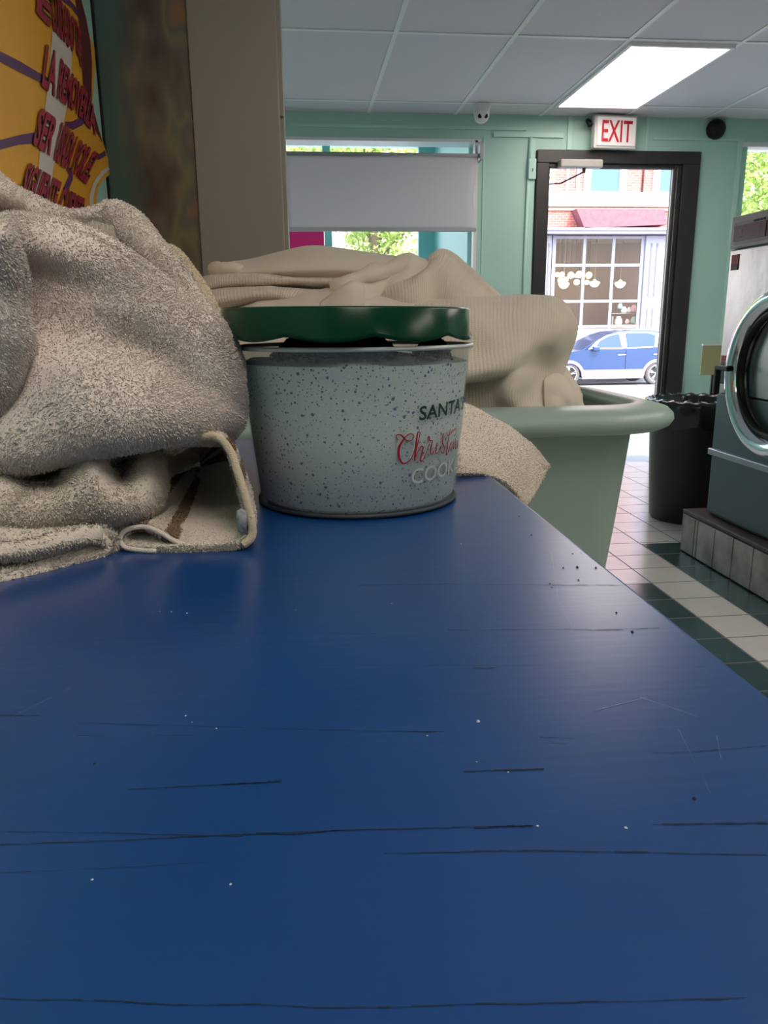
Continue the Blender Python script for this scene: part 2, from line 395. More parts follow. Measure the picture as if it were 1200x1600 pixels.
# ================================================================== SETTING
# floor: 20 cm tiles, white with dark green bands
m_floor = mat('glazed_floor_tile', (.7, .7, .68), .16, spec=.55)
nt, b = nodes_of(m_floor)
tc = nt.nodes.new('ShaderNodeTexCoord'); sp = nt.nodes.new('ShaderNodeSeparateXYZ'); nt.links.new(tc.outputs['Object'], sp.inputs[0])
X, Y = sp.outputs[0], sp.outputs[1]
def frac_line(nt, c, off, size, w):
    a = math_node(nt, 'FRACT', math_node(nt, 'DIVIDE', math_node(nt, 'SUBTRACT', c, off), size))
    return math_node(nt, 'LESS_THAN', a, w/size)
gx = frac_line(nt, X, 1.49-10*.211, .211, .007); gy = frac_line(nt, Y, -8+.0, .2005, .007)
grout = math_node(nt, 'MAXIMUM', gx, gy)
g1 = math_node(nt, 'MULTIPLY', math_node(nt, 'GREATER_THAN', X, 1.701), math_node(nt, 'LESS_THAN', Y, 3.61))
g2 = math_node(nt, 'MULTIPLY', math_node(nt, 'MULTIPLY', math_node(nt, 'LESS_THAN', X, 1.49), math_node(nt, 'GREATER_THAN', X, 1.28)), math_node(nt, 'LESS_THAN', Y, 3.03))
gg = math_node(nt, 'MAXIMUM', g1, g2)
nz = nt.nodes.new('ShaderNodeTexNoise'); nz.inputs['Scale'].default_value = 7; nz.inputs['Detail'].default_value = 6; nt.links.new(tc.outputs['Object'], nz.inputs['Vector'])
wh = mixc(nt, nz.outputs['Fac'], (.66, .63, .58), (.50, .48, .45)); gr = mixc(nt, nz.outputs['Fac'], (.045, .085, .085), (.02, .05, .052))
c = mixc(nt, gg, wh, gr); c = mixc(nt, grout, c, (.10, .10, .10)); nt.links.new(c, b.inputs['Base Color'])
rg = math_node(nt, 'ADD', math_node(nt, 'MULTIPLY', grout, .5), math_node(nt, 'ADD', .10, math_node(nt, 'MULTIPLY', nz.outputs['Fac'], .2)))
nt.links.new(rg, b.inputs['Roughness'])
struct(MB().box(-1.6, 4.2, -5, 5.86, -.1, 0).build('floor', m_floor))

# ceiling with its grid of tiles
GX0, GY0 = .53, 4.20
o = MB().box(-1.6, 4.2, -5, 5.86, CEIL_Z, CEIL_Z+.3).build('ceiling', m_ctile)
struct(o)
g = MB(); k = -4
while GX0 + .6*k < 4.2:
    x = GX0 + .6*k; k += 1
    if x > -1.6: g.box(x-.012, x+.012, -5, 5.7, CEIL_Z-.006, CEIL_Z+.001)
y = GY0 - 1.22*7
while y < 5.7:
    g.box(-1.6, 4.2, y-.012, y+.012, CEIL_Z-.0055, CEIL_Z+.001); y += 1.22
struct(g.build('trim_1', m_grid))
for i, (x, y) in enumerate(TROFFERS_AND_ADDED_FILL):
    t = thing('ceiling_or_added_fill_light', ['lit fluorescent ceiling panel above the exit door', 'added unseen fill light panel in the ceiling over the aisle beside the table',
              'added unseen fill light panel in the ceiling over the row of washers', 'added unseen fill light panel in the ceiling at the back of the room', 'added unseen fill light panel in the ceiling behind the viewer, near the painted sign', 'added unseen fill light panel in the ceiling behind the viewer, near the washers'][i], 'light', (x+.3, y+.61, CEIL_Z-.02))
    fm = MB(); w = .02
    x0, x1, y0, y1 = x+.012, x+.588, y+.015, y+1.205
    for a in ((x0, x1, y0, y0+w), (x0, x1, y1-w, y1), (x0, x0+w, y0+w, y1-w), (x1-w, x1, y0+w, y1-w)): fm.box(*a, CEIL_Z-.02, CEIL_Z-.002)
    fm.build('frame', m_grid, t)
    MB().box(x0+w, x1-w, y0+w, y1-w, CEIL_Z-.015, CEIL_Z-.004).build('diffuser', m_panel, t)

# front wall with window bay opening, door opening and right window opening
WY0, WY1 = 5.70, 5.86
W = MB()
def wallbox(x0, x1, z0, z1): W.box(x0, x1, WY0, WY1, z0, z1)
wallbox(-1.6, -.60, 0, 2.5); wallbox(-.60, 1.29, 0, .75); wallbox(-.60, 1.29, 2.335, 2.5)
wallbox(1.29, 1.71, 0, 2.5); wallbox(1.71, 2.92, 2.275, 2.5); wallbox(2.92, 3.235, 0, 2.5)
wallbox(3.235, 4.0, 0, .9); wallbox(3.235, 4.0, 2.345, 2.5); wallbox(4.0, 4.2, 0, 2.5)
struct(W.build('wall_front', m_green))
struct(MB().box(-.66, -.531, -5, 2.45, 0, 2.5).build('wall_left', m_green))
struct(MB().box(-1.6, -1.5, 2.4, 5.7, 0, 2.5).build('wall_left_far', m_green))
struct(MB().box(3.25, 3.4, -5, 5.7, 0, 2.5).build('wall_right', m_green)) if False else struct(MB().box(4.05, 4.2, -5, 5.7, 0, 2.5).build('wall_right', m_green))
struct(MB().box(-1.6, 4.2, -5.1, -5, 0, 2.5).build('wall_back', m_green))

# trims on the front wall
T = MB()
T.box(.0, 1.63, WY0-.012, WY0, 2.40, 2.42)
T.box(1.40, 1.90, WY0-.016, WY0, 2.355, 2.385)
T.box(1.33, 1.34, WY0-.006, WY0, .7, 2.36); T.box(1.655, 1.70, WY0-.014, WY0, .2, 2.35)
T.box(1.93, 1.96, WY0-.012, WY0, 2.28, 2.5); T.box(2.50, 2.52, WY0-.010, WY0, 2.28, 2.5)
T.box(3.20, 3.232, WY0-.014, WY0, .8, 2.36)
T.box(2.56, 3.20, WY0-.010, WY0, 2.352, 2.366)
struct(T.build('trim_2', m_green2))
struct(MB().box(-.62, 1.31, WY0-.012, WY1, 2.318, 2.338).box(1.27, 1.292, WY0-.012, WY0+.05, .75, 2.33).build('trim_3', m_white))
# bay behind the window opening
Bm = MB(); Bm.box(1.262, 1.29, WY1, 7.38, -.1, 2.7); Bm.box(-.7, 1.29, WY1, 7.4, 2.62, 2.7)
Bm.box(-.7, 1.29, WY1, 7.4, .66, .74)
struct(Bm.build('wall_bay', m_cyan))
struct(MB().box(-.75, -.7, WY1, 7.4, -.1, 2.7).box(-.75, 1.29, 7.28, 7.34, -.1, .72).build('wall_bay_side', m_green))
w1 = MB(); w1.box(1.118, 1.262, 7.27, 7.37, .72, 2.62); w1.box(.267, .334, 7.28, 7.35, .72, 2.62); w1.box(-.7, 1.12, 7.28, 7.35, .72, .78)
w1.box(-.7, -.64, 7.28, 7.35, .72, 2.62)
wf = struct(w1.build('window_1', m_teal))
MB().box(-.64, .267, 7.31, 7.318, .78, 2.62).build('pane', m_glass, wf); MB().box(.334, 1.118, 7.31, 7.318, .78, 2.62).build('pane', m_glass, wf)
# right window
w2 = MB(); w2.box(3.235, 3.29, WY0+.02, WY1, .9, 2.345); w2.box(3.95, 4.0, WY0+.02, WY1, .9, 2.345); w2.box(3.235, 4, WY0+.02, WY1, .9, .95)
w2f = struct(w2.build('window_2', mat('pale_mint_gloss', (.45, .72, .58), .4)))
MB().box(3.235, 4, WY0-.01, WY1, 2.315, 2.347).build('head_strip', m_white, w2f)
MB().box(3.29, 3.95, 5.78, 5.786, .95, 2.32).build('pane', m_glass, w2f)
# door frame + open doorway with slim inner frame
D = MB()
D.box(1.712, 1.80, WY0-.03, WY1+.01, 0, 2.19); D.box(2.79, 2.918, WY0-.03, WY1+.01, 0, 2.19); D.box(1.712, 2.918, WY0-.03, WY1+.01, 2.19, 2.275)
D.box(2.735, 2.79, WY0-.01, WY0+.035, 0, 2.19); D.box(1.80, 2.735, WY0-.01, WY0+.035, 2.165, 2.19)
df = struct(D.build('door_1', m_darkframe, bevel=.004))
stripm = mat('brushed_edge_metal', (.32, .28, .28), .4, .6)
MB().box(2.727, 2.735, WY0, WY0+.012, 0, 2.16).box(2.752, 2.757, WY0-.014, WY0-.01, 0, 2.165).box(1.80, 2.728, WY0+.01, WY0+.02, 2.158, 2.165).build('edge_strip', stripm, df)
MB().box(1.80, 1.815, WY0, WY0+.04, 0, 2.165).build('jamb', m_darkframe, df)
# corner return: glossy panel, blurred reflection painted into its colour, and the beige cabinet
m_refl = mat('painted_reflection_panel', (.05, .035, .022), .35)
nt, b = nodes_of(m_refl)
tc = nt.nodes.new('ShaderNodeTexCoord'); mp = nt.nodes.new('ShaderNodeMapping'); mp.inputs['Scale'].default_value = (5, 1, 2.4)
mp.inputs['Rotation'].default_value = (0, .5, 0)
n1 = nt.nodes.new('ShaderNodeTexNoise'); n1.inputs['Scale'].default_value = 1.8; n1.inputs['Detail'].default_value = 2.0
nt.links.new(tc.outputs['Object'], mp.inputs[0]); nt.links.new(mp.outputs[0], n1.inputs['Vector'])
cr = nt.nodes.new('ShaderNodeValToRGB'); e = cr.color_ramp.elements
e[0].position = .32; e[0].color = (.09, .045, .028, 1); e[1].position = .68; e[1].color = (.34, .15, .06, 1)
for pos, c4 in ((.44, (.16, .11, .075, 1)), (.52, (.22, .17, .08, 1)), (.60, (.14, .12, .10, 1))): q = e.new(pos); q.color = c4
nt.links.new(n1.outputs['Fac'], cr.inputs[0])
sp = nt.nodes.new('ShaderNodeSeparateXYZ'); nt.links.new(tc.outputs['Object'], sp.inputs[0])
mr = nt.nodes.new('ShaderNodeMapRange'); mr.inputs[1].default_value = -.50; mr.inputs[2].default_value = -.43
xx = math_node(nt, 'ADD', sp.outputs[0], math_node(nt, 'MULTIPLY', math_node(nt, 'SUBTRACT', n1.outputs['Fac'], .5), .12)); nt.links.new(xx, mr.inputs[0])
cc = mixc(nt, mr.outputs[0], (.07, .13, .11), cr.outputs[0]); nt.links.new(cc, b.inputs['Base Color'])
pan = thing('reflection_panel', 'glossy panel with a blurred brown and dark green reflection painted on, between the poster wall and the beige cabinet', 'panel', (-.4, 2.45, 0))
MB().box(-.528, -.279, 2.45, 2.49, 1.255, 2.49).build('upper_panel', m_refl, pan)
MB().box(-.528, -.279, 2.45, 2.49, 0, 1.235).build('lower_panel', m_refl, pan)
MB().box(-.528, -.279, 2.44, 2.49, 1.235, 1.255).build('rail', mat('brown_rail', (.10, .07, .05), .5), pan, bevel=.003)
MB().box(-.533, -.525, 2.438, 2.452, 0, 2.49).build('corner_strip', m_black, pan)
cabi = thing('tall_cabinet', 'tall plain beige cabinet rising behind the towels left of the window blind', 'cabinet', (-.15, 2.6, 0))
MB().box(-.277, -.030, 2.44, 2.9, 0, 2.48).build('body', m_beige, cabi, bevel=.004)
MB().box(-.034, -.018, 2.455, 2.9, 1.70, 2.48).box(-.034, -.018, 2.455, 2.9, .0, 1.693).build('side_panel', m_beige, cabi, bevel=.002)

# ------------------------------------------------------------------ roller blind
bl = thing('roller_blind', 'white roller blind pulled halfway down over the shop window', 'blind', (.62, 5.6, 2.2))
bb = MB(); pts = []
nxs, nzs = 24, 16; vs = []
for j in range(nzs+1):
    for i in range(nxs+1):
        u, v = i/nxs, j/nzs; x = -.06 + u*(1.337 - .014*v + (-.02*math.sin(PI*v) if u > .95 else 0)); z = 2.21 - v*.475
        vs.append((x, 5.60 + .006*math.sin(7*u+2*v) + .004*math.sin(3*v), z - .0)) 
fs = [(j*(nxs+1)+i, j*(nxs+1)+i+1, (j+1)*(nxs+1)+i+1, (j+1)*(nxs+1)+i) for j in range(nzs) for i in range(nxs)]
bb.add(vs, fs, 0, True); m_blind = mat('white_blind_fabric', (.78, .74, .78), .8)
nt, b = nodes_of(m_blind)
trl = nt.nodes.new('ShaderNodeBsdfTranslucent'); trl.inputs[0].default_value = (.8, .76, .8, 1); ms = nt.nodes.new('ShaderNodeMixShader'); ms.inputs[0].default_value = .35
nt.links.new(b.outputs[0], ms.inputs[1]); nt.links.new(trl.outputs[0], ms.inputs[2]); nt.links.new(ms.outputs[0], nt.nodes['Material Output'].inputs[0])
fo = bb.build('fabric', m_blind, bl); so = fo.modifiers.new('s', 'SOLIDIFY'); so.thickness = .001
MB().tube([(-.07, 5.605, 2.215), (1.28, 5.605, 2.215)], .014, 14).build('roller_tube', mat('grey_roller', (.35, .36, .38), .5), bl)
MB().box(-.05, 1.268, 5.592, 5.612, 1.722, 1.748).build('bottom_bar', mat('grey_hem_bar', (.42, .44, .46), .5), bl, bevel=.004)
MB().box(1.283, 1.305, 5.58, 5.70, 2.19, 2.30).tube([(1.28, 5.6, 2.215), (1.295, 5.6, 2.215)], .02, 12).build('bracket', mat('grey_bracket', (.4, .4, .42), .5, .4), bl, bevel=.002)
tag(MB().box(-.30, .262, 7.27, 7.276, 1.75, 1.98).build('pink_sheet', mat('hot_pink_paper', (.95, .01, .18), .6)),
    'hot pink paper sheet in the left shop window under the blind', 'sign')

# ------------------------------------------------------------------ exit sign
ex = thing('exit_sign', 'white EXIT sign with red letters above the door', 'sign', (2.235, 5.66, 2.27))
yaw = Matrix.Translation((2.235, 5.62, 0)) @ Matrix.Rotation(math.radians(5), 4, 'Z') @ Matrix.Translation((-2.235, -5.62, 0))
def rot(o): o.data.transform(yaw); return o
rot(MB().box(2.083, 2.402, 5.60, 5.655, 2.272, 2.488).build('housing', mat('sign_housing_white', (.62, .60, .59), .5), ex, bevel=.008))
rot(MB().box(2.10, 2.385, 5.592, 5.60, 2.29, 2.472).build('face', mat('sign_face_white', (.66, .61, .60), .35, emit=(1, .9, .88), estr=.08), ex))
tv, tf = text_mesh('EXIT', 1, .012, 0, 0)
x0 = min(v[0] for v in tv); x1 = max(v[0] for v in tv); z0 = min(v[1] for v in tv); z1 = max(v[1] for v in tv)
e = MB(); e.add([(2.132 + (v[0]-x0)/(x1-x0)*.228, 5.589, 2.312 + (v[1]-z0)/(z1-z0)*.138) for v in tv], tf)
rot(e.build('letters', mat('exit_red', (.55, .01, .03), .4), ex))
MB().tube([(2.06, 5.66, 2.46), (2.06, 5.63, 2.44), (2.065, 5.62, 2.42)], .018, 10).build('side_lamp', m_black, ex)
# security camera (turret)
cm = thing('security_camera', 'white turret security camera with two dark lenses under the ceiling', 'camera', (1.25, 5.45, 2.5))
MB().lathe([(.0, 0), (.062, 0), (.062, -.012), (.055, -.03), (.052, -.055), (.044, -.062)], (1.255, 5.45, 2.497), 28).build('housing', m_white, cm)
prof = [(.0001, -.052)] + [(.050*math.cos(a), .050*math.sin(a)) for a in [math.radians(t) for t in range(-80, 81, 10)]] + [(.0001, .052)]
MB().lathe(prof, (1.255, 5.445, 2.430), 28).build('ball', m_white, cm)
for s in (-1, 1):
    MB().lathe([(0, -.052), (.014, -.050), (.014, -.030)], (1.255+s*.019, 5.450, 2.418), 16, axis='y').build('lens', m_black, cm)
# dome at right
dm = thing('wall_speaker', 'round black wall fitting high up right of the door', 'speaker', (3.018, 5.69, 2.4))
MB().lathe([(.0001, -.07), (.03, -.066), (.055, -.05), (.068, -.02), (.068, 0)], (3.018, 5.698, 2.425), 28, axis='y').build('body', m_black, dm)
MB().tube([(3.06, 5.68, 2.42), (3.09, 5.68, 2.46), (3.085, 5.69, 2.49)], .005, 6).build('cable', m_white, dm)
# door closer
dc = thing('door_closer', 'pale grey door closer with folded arm on the door header', 'door closer', (2.0, 5.62, 2.16))
MB().box(1.855, 2.16, 5.585, 5.665, 2.145, 2.20).build('body', mat('closer_grey', (.40, .38, .36), .45), dc, bevel=.01)
MB().tube([(2.04, 5.62, 2.145), (2.03, 5.62, 2.12), (1.90, 5.70, 2.06)], .006, 8).tube([(1.90, 5.70, 2.06), (1.81, 5.72, 2.055)], .005, 8).build('arm', mat('dark_arm', (.05, .04, .04), .4, .5), dc)
MB().lathe([(.0001, -.02), (.012, -.02), (.012, .012), (.0001, .012)], (2.035, 5.62, 2.135), 12).build('pivot', mat('dark_arm', (.05, .04, .04)), dc)
# switch / conduit
sb = thing('wall_switch', 'small pale green switch box with conduit left of the door frame', 'switch', (1.68, 5.68, 2.15))
MB().box(1.650, 1.705, 5.665, 5.70, 2.08, 2.215).build('box', m_green2, sb, bevel=.004)
MB().tube([(1.660, 5.69, 2.21), (1.662, 5.69, 2.31), (1.668, 5.69, 2.36)], .010, 8).tube([(1.655, 5.69, 2.09), (1.65, 5.69, 1.4), (1.65, 5.69, .9)], .010, 8).build('conduit', m_green2, sb)
MB().box(1.677, 1.681, 5.661, 5.666, 2.13, 2.15).build('toggle', m_black, sb)

# ------------------------------------------------------------------ poster on the left wall
m_yel = mat('poster_yellow', (.85, .41, .02), .45, noise=(6, .5, (.74, .30, .015)))
m_pur = mat('poster_purple', (.10, .022, .12), .5); m_pw = mat('poster_cream', (.70, .62, .54), .5)
m_red = mat('poster_letter_red', (.42, .014, .045), .5, noise=(60, .5, (.20, .008, .02))); m_dred = mat('poster_dark_red', (.12, .008, .010), .5, noise=(50, .6, (.06, .004, .006)))
m_ink = mat('poster_outline_black', (.018, .008, .008), .6)
PX = -.531
po = thing('painted_sign', 'yellow cut-out sign with red Spanish lettering on the left wall', 'sign', (PX, 2.0, 1.5))
def wp(x, y, dx): p = atX(x, y, PX + dx); return p
def poly(mb, pts, dx, mi): mb.add([wp(x, y, dx) for x, y in pts], [list(range(len(pts)))], mi)
outl = [(-260, -60), (88, -60), (112, -20), (126, 0), (139, 52), (148, 78), (149, 100), (146, 142), (144, 165), (151, 190), (163, 228), (173, 262), (172, 272), (160, 283), (154, 292), (151, 310), (153, 345), (150, 420), (-260, 420)]
pb = MB(); n = len(outl)
pb.add([wp(x, y, .008) for x, y in outl] + [wp(x, y, .0005) for x, y in outl],
       [list(range(n)), list(range(2*n-1, n-1, -1))] + [(i, i+n, (i+1) % n+n, (i+1) % n) for i in range(n)], 0)
def stripe(mb, pts, dx, mi):
    h = len(pts)//2; top, bot = pts[:h], pts[h:]
    mb.add([wp(x, y, dx) for x, y in top+bot], [(i, i+1, h+i+1, h+i) for i in range(h-1)], mi)
stripe(pb, [(82, 55), (112, 88), (72, 165), (60, 250), (-20, 80)][:0] or [(83, 40), (76, 120), (68, 190), (60, 260), (52, 330), (113, 70), (110, 140), (98, 200), (83, 265), (76, 330)], .0090, 2)
stripe(pb, [(-40, 62), (0, 80), (30, 95), (68, 118), (-40, 75), (0, 96), (30, 112), (68, 131)], .0094, 1)
stripe(pb, [(-40, 235), (0, 219), (30, 211), (60, 206), (-40, 250), (0, 234), (30, 226), (60, 224)], .0094, 1)
stripe(pb, [(102, 190), (112, 190), (124, 184), (136, 172), (102, 197), (114, 203), (128, 196), (142, 182)], .0094, 1)
stripe(pb, [(150, 245), (164, 235), (154, 250), (166, 243)], .0094, 1)
stripe(pb, [(104, 262), (108, 275), (98, 296), (113, 262), (114, 280), (106, 300)], .0094, 1)
stripe(pb, [(96, 0), (112, 12), (122, 26), (109, 0), (118, 10), (126, 24)], .0094, 1)
stripe(pb, [(168, 260), (158, 268), (146, 285), (140, 305), (140, 345), (172, 264), (162, 273), (151, 288), (146, 307), (146, 345)], .0094, 2)
stripe(pb, [(113, -25), (122, 20), (126, 60), (128, 100), (132, 150), (143, 190), (122, -20), (135, 30), (142, 70), (144, 100), (143, 160), (160, 222)], .0096, 3)
pb.build('board', [m_yel, m_pur, m_pw, m_dred], po)
def word(txt, tl, tr, bl_, br, sh=.0):
    for off, dx, mm, nm in ((.070, .0105, m_ink, 'ink'), (.028, .0125, m_red, 'red')):
        tv, tf = text_mesh(txt, 1, off)
        x0 = min(v[0] for v in tv); x1 = max(v[0] for v in tv); z0 = min(v[1] for v in tv); z1 = max(v[1] for v in tv)
        A, Bq, Cq, Dq = [wp(*p, dx) for p in (bl_, br, tl, tr)]
        vs = []
        for v in tv:
            u = (v[0]-x0)/(x1-x0); w = (v[1]-z0)/(z1-z0)
            e = .0 if mm is m_ink else 0
            vs.append((A*(1-u)+Bq*u)*(1-w) + (Cq*(1-u)+Dq*u)*w)
        (LI if mm is m_ink else LR).add(vs, tf)
LI, LR = MB(), MB()
word('E', (60, -32), (82, -10), (57, 20), (79, 43))
word('CUIDADO', (79, -25), (117, 28), (83, 47), (116, 84))
word('DE', (118, 28), (127, 48), (120, 80), (128, 108))
word('LA', (73, 68), (92, 84), (65, 134), (86, 152))
word('REMOVER', (96, 90), (140, 148), (89, 154), (133, 190))
word('LA', (141, 150), (148, 168), (133, 192), (150, 213))
word('SER', (64, 166), (93, 188), (51, 226), (78, 244))
word('USADA', (97, 190), (125, 216), (83, 250), (106, 268))
word('POR', (126, 217), (146, 233), (110, 268), (124, 280))
word('EL', (148, 236), (158, 242), (125, 279), (135, 288))
word('SIGUIENTE', (46, 253), (97, 284), (30, 300), (82, 342))
word('CLIENTE', (100, 291), (133, 310), (86, 345), (128, 360))
LI.build('letter_outline', m_ink, po); LR.build('lettering', m_red, po)

# ------------------------------------------------------------------ washer and plinth (right)
pl_o = thing('tiled_plinth', 'white tiled plinth with dark top under the steel washer', 'plinth', (2.5, 3.4, 0))
m_wt = mat('stained_white_tile', (.46, .43, .39), .3, noise=(9, .85, (.17, .14, .11)))
m_grout = mat('dark_grout', (.03, .028, .026), .9); m_pt = mat('worn_brown_edge', (.06, .035, .028), .5, noise=(14, .7, (.12, .09, .08)))
MB().box(1.858, 3.0, -1, 3.475, 0, .196).build('core', m_grout, pl_o)
tl = MB(); y = 3.472
for i, w in enumerate([.115, .028] + [.152]*24):
    tl.box(1.850, 1.860, y-w+.006, y, .006, .19); y -= w
tl.box(1.850, 3.0, 3.474, 3.482, .004, .20)
tl.build('face_tiles', m_wt, pl_o, bevel=.002)
MB().box(1.845, 3.0, -1, 3.478, .196, .214).build('top_slab', m_pt, pl_o, bevel=.004)

def washer(y1, first):
    y0 = y1 - .86; X0 = 1.90
    w = thing('washing_machine', 'large stainless front-loading washer with round chrome door at the right edge' if first else
              'second stainless front-loading washer next to the far one, outside the door view', 'washing machine', (2.3, (y0+y1)/2, .214))
    MB().box(X0+.015, 2.85, y0, y1, .214, 1.52).build('cabinet', m_steel_d, w, bevel=.01)
    MB().box(X0, X0+.02, y0, y1, .79, 1.405).build('front_panel', m_steel, w, bevel=.004)
    MB().box(X0, X0+.02, y0, y1, .528, .785).box(X0+.002, X0+.02, y0, y1, .23, .505).build('lower_panel', mat('steel_floor_reflection', (.10, .135, .15), .4, .5), w, bevel=.004)  # stainless too; the dark floor it reflects is put into this darker colour
    MB().box(X0-.018, X0+.01, y0-.001, y1+.004, .503, .532).build('ledge', mat('grey_ledge', (.35, .37, .40), .35, .6), w, bevel=.004)
    # control box
    MB().prism([(X0-.004, 1.41), (X0+.03, 1.415), (X0+.3, 1.55), (X0-.004, 1.542)], 1, y0, y1).build('control_housing', mat('mauve_enamel', (.50, .40, .42), .4), w, bevel=.003)
    MB().box(X0-.008, X0-.003, y0+.02, y1-.03, 1.425, 1.515).build('control_strip', mat('grey_mauve_panel', (.36, .28, .31), .4), w)
    cp = MB().box(X0-.012, X0-.006, y1-.27, y1-.035, 1.438, 1.500).box(X0-.012, X0-.006, y0+.05, y1-.28, 1.438, 1.500).build('instruction_panel', mat('maroon_panel', (.12, .006, .028), .35), w)
    e = MB(); pk = mat('pink_print', (.40, .18, .22), .5)
    e.box(X0-.0135, X0-.012, y1-.100, y1-.065, 1.452, 1.457); e.box(X0-.0135, X0-.012, y1-.098, y1-.072, 1.465, 1.487)
    for k in range(7): e.box(X0-.0135, X0-.012, y1-.235+.004*(k % 3), y1-.125, 1.450+.0062*k, 1.4518+.0062*k)
    e.build('print', pk, w)
    e = MB().lathe([(.0001, -.001), (.034, -.001), (.034, .004), (.0001, .004)], (X0-.013, y1-.335, 1.47), 24, axis='x', mi=0)
    e.lathe([(.0001, -.001), (.022, -.001), (.022, .004), (.0001, .004)], (X0-.016, y1-.335, 1.47), 24, axis='x', mi=1)
    e.build('dial', [mat('pale_lilac', (.42, .42, .55), .4), mat('dial_teal', (.04, .16, .22), .4)], w)
    for k in range(4): MB().box(X0-.011, X0-.006, y1-.19-.022*k, y1-.178-.022*k, 1.504, 1.512).build('button', m_black, w)
    MB().box(X0-.003, X0+.001, y1-.075, y1-.02, 1.345, 1.385, 0).box(X0-.003, X0+.001, y1-.075, y1-.02, 1.32, 1.345, 1).build('warning_label', [mat('label_red', (.38, .012, .012), .5), mat('label_maroon', (.07, .01, .03), .5)], w)
    MB().box(X0-.003, X0+.001, y1-.12, y1-.012, .925, .955, 0).box(X0-.003, X0+.001, y1-.12, y1-.012, .83, .925, 1).build('side_label', [mat('label_red', (.3, .012, .012)), mat('label_navy', (.02, .03, .05), .5)], w)
    # door
    c = (X0, (y0+y1)/2-.035, .90)
    MB().lathe([(.335, 0), (.338, -.03), (.322, -.055), (.300, -.062), (.278, -.055), (.262, -.035), (.255, -.01)], c, 72, axis='x').build('door_ring', m_chrome, w)
    MB().lathe([(.262, -.03), (.25, -.02), (.225, .05), (.19, .10), (.0001, .16)], c, 64, axis='x').build('door_glass', mat('dark_washer_glass', (.015, .015, .018), .08, spec=.8, coat=.5), w)
    MB().lathe([(.258, -.034), (.246, -.045), (.232, -.036), (.23, -.02)], c, 64, axis='x').build('gasket', m_black, w)
    MB().box(X0-.075, X0-.035, c[1]+.27, c[1]+.37, .895, .918).box(X0-.075, X0-.05, c[1]+.355, c[1]+.380, .79, .918).build('door_handle', m_black, w, bevel=.006)
    return w
WY = 3.362
washer(WY, True)

# waste bin
bn = thing('waste_bin', 'tall round black waste bin with black bag liner near the doorway', 'bin', (2.215, 4.10, 0))
cx, cy = 2.215, 4.10
MB().lathe([(.0001, .0), (.205, .0), (.222, .02), (.262, .64), (.275, .655), (.272, .67), (.255, .672), (.245, .60), (.20, .05), (.0001, .05)], (cx, cy, .001), 56).build('body', mat('black_bin_plastic', (.010, .007, .008), .4), bn)
lv = MB(); prof_n = 96; ring = []
rv = random.Random(3); ph = [rv.uniform(0, 6.28) for _ in range(6)]
def lin(a, k): return 1 + .012*math.sin(9*a+ph[0]) + .010*math.sin(17*a+ph[1]+k) + .007*math.sin(31*a+ph[2]+2*k)
P = [(.268, .54), (.282, .60), (.288, .655), (.282, .680), (.262, .688), (.246, .670), (.240, .60), (.235, .50)]
vs = [(cx + r*lin(2*PI*i/prof_n, j)*math.cos(2*PI*i/prof_n), cy + r*lin(2*PI*i/prof_n, j)*math.sin(2*PI*i/prof_n), h + (.012*math.sin(7*2*PI*i/prof_n+ph[3]) if j < 1 else .005*math.sin(23*2*PI*i/prof_n+j))) for j, (r, h) in enumerate(P) for i in range(prof_n)]
lv.add(vs, [(j*prof_n+i, j*prof_n+(i+1) % prof_n, (j+1)*prof_n+(i+1) % prof_n, (j+1)*prof_n+i) for j in range(len(P)-1) for i in range(prof_n)], 0, True)
lv.build('bag_liner', mat('black_bag_film', (.012, .011, .013), .22, coat=.3), bn)
# board on a thin post behind the washer
bd = thing('board_stand', 'pale yellow board on a thin black post beyond the bin', 'board', (2.83, 5.2, 0))
p1 = atY(1097, 540, 5.2); p2 = atY(1092, 586, 5.2)
MB().box(p1.x, p1.x+.24, 5.19, 5.20, p2.z, p1.z).build('panel', mat('pale_yellow_board', (.38, .36, .18), .5), bd, bevel=.002)
MB().box(p1.x, p1.x+.24, 5.185, 5.205, p1.z, p1.z+.012).build('top_edge', m_white, bd)
MB().box(p1.x+.095, p1.x+.115, 5.205, 5.22, 0, p2.z+.02).box(p1.x-.02, p1.x+.24, 5.15, 5.27, 0, .015).build('post', m_black, bd)

# ------------------------------------------------------------------ laundry cart
m_cart = mat('mint_cart_plastic', (.35, .45, .395), .35, noise=(3, .3, (.31, .41, .36)))
ct = thing('laundry_cart', 'mint green plastic laundry cart with rolled rim holding white blankets', 'cart', (.25, 2.05, 0))
CX0, CX1, CY0, CY1, CZ = -.30, .828, 1.72, 2.33, .925
def rrect(x0, x1, y0, y1, r, n=10):
    out = []
    for (cx_, cy_, a) in ((x1-r, y1-r, 0), (x0+r, y1-r, 90), (x0+r, y0+r, 180), (x1-r, y0+r, 270)):
        for k in range(n+1):
            t = math.radians(a + 90*k/n); out.append((cx_ + r*math.cos(t), cy_ + r*math.sin(t)))
    return out
def ring_loft(mb, rings, mi=0, smooth=True):
    n = len(rings[0][0]); vs = [(x, y, z) for pts_, z in rings for (x, y) in pts_]
    mb.add(vs, [(j*n+i, j*n+(i+1) % n, (j+1)*n+(i+1) % n, (j+1)*n+i) for j in range(len(rings)-1) for i in range(n)], mi, smooth)
def cr_(d, r=.13): return rrect(CX0-d, CX1+d, CY0-d, CY1+d, max(r+d, .02))
cb = MB()
ring_loft(cb, [(cr_(-.12), .22), (cr_(-.10), .215), (cr_(-.078), .30), (cr_(-.038), .62), (cr_(-.012), .86), (cr_(-.008), .868)])
ring_loft(cb, [(cr_(-.018), .90), (cr_(-.03), .80), (cr_(-.06), .55), (cr_(-.09), .26), (cr_(-.30, .02), .255)])
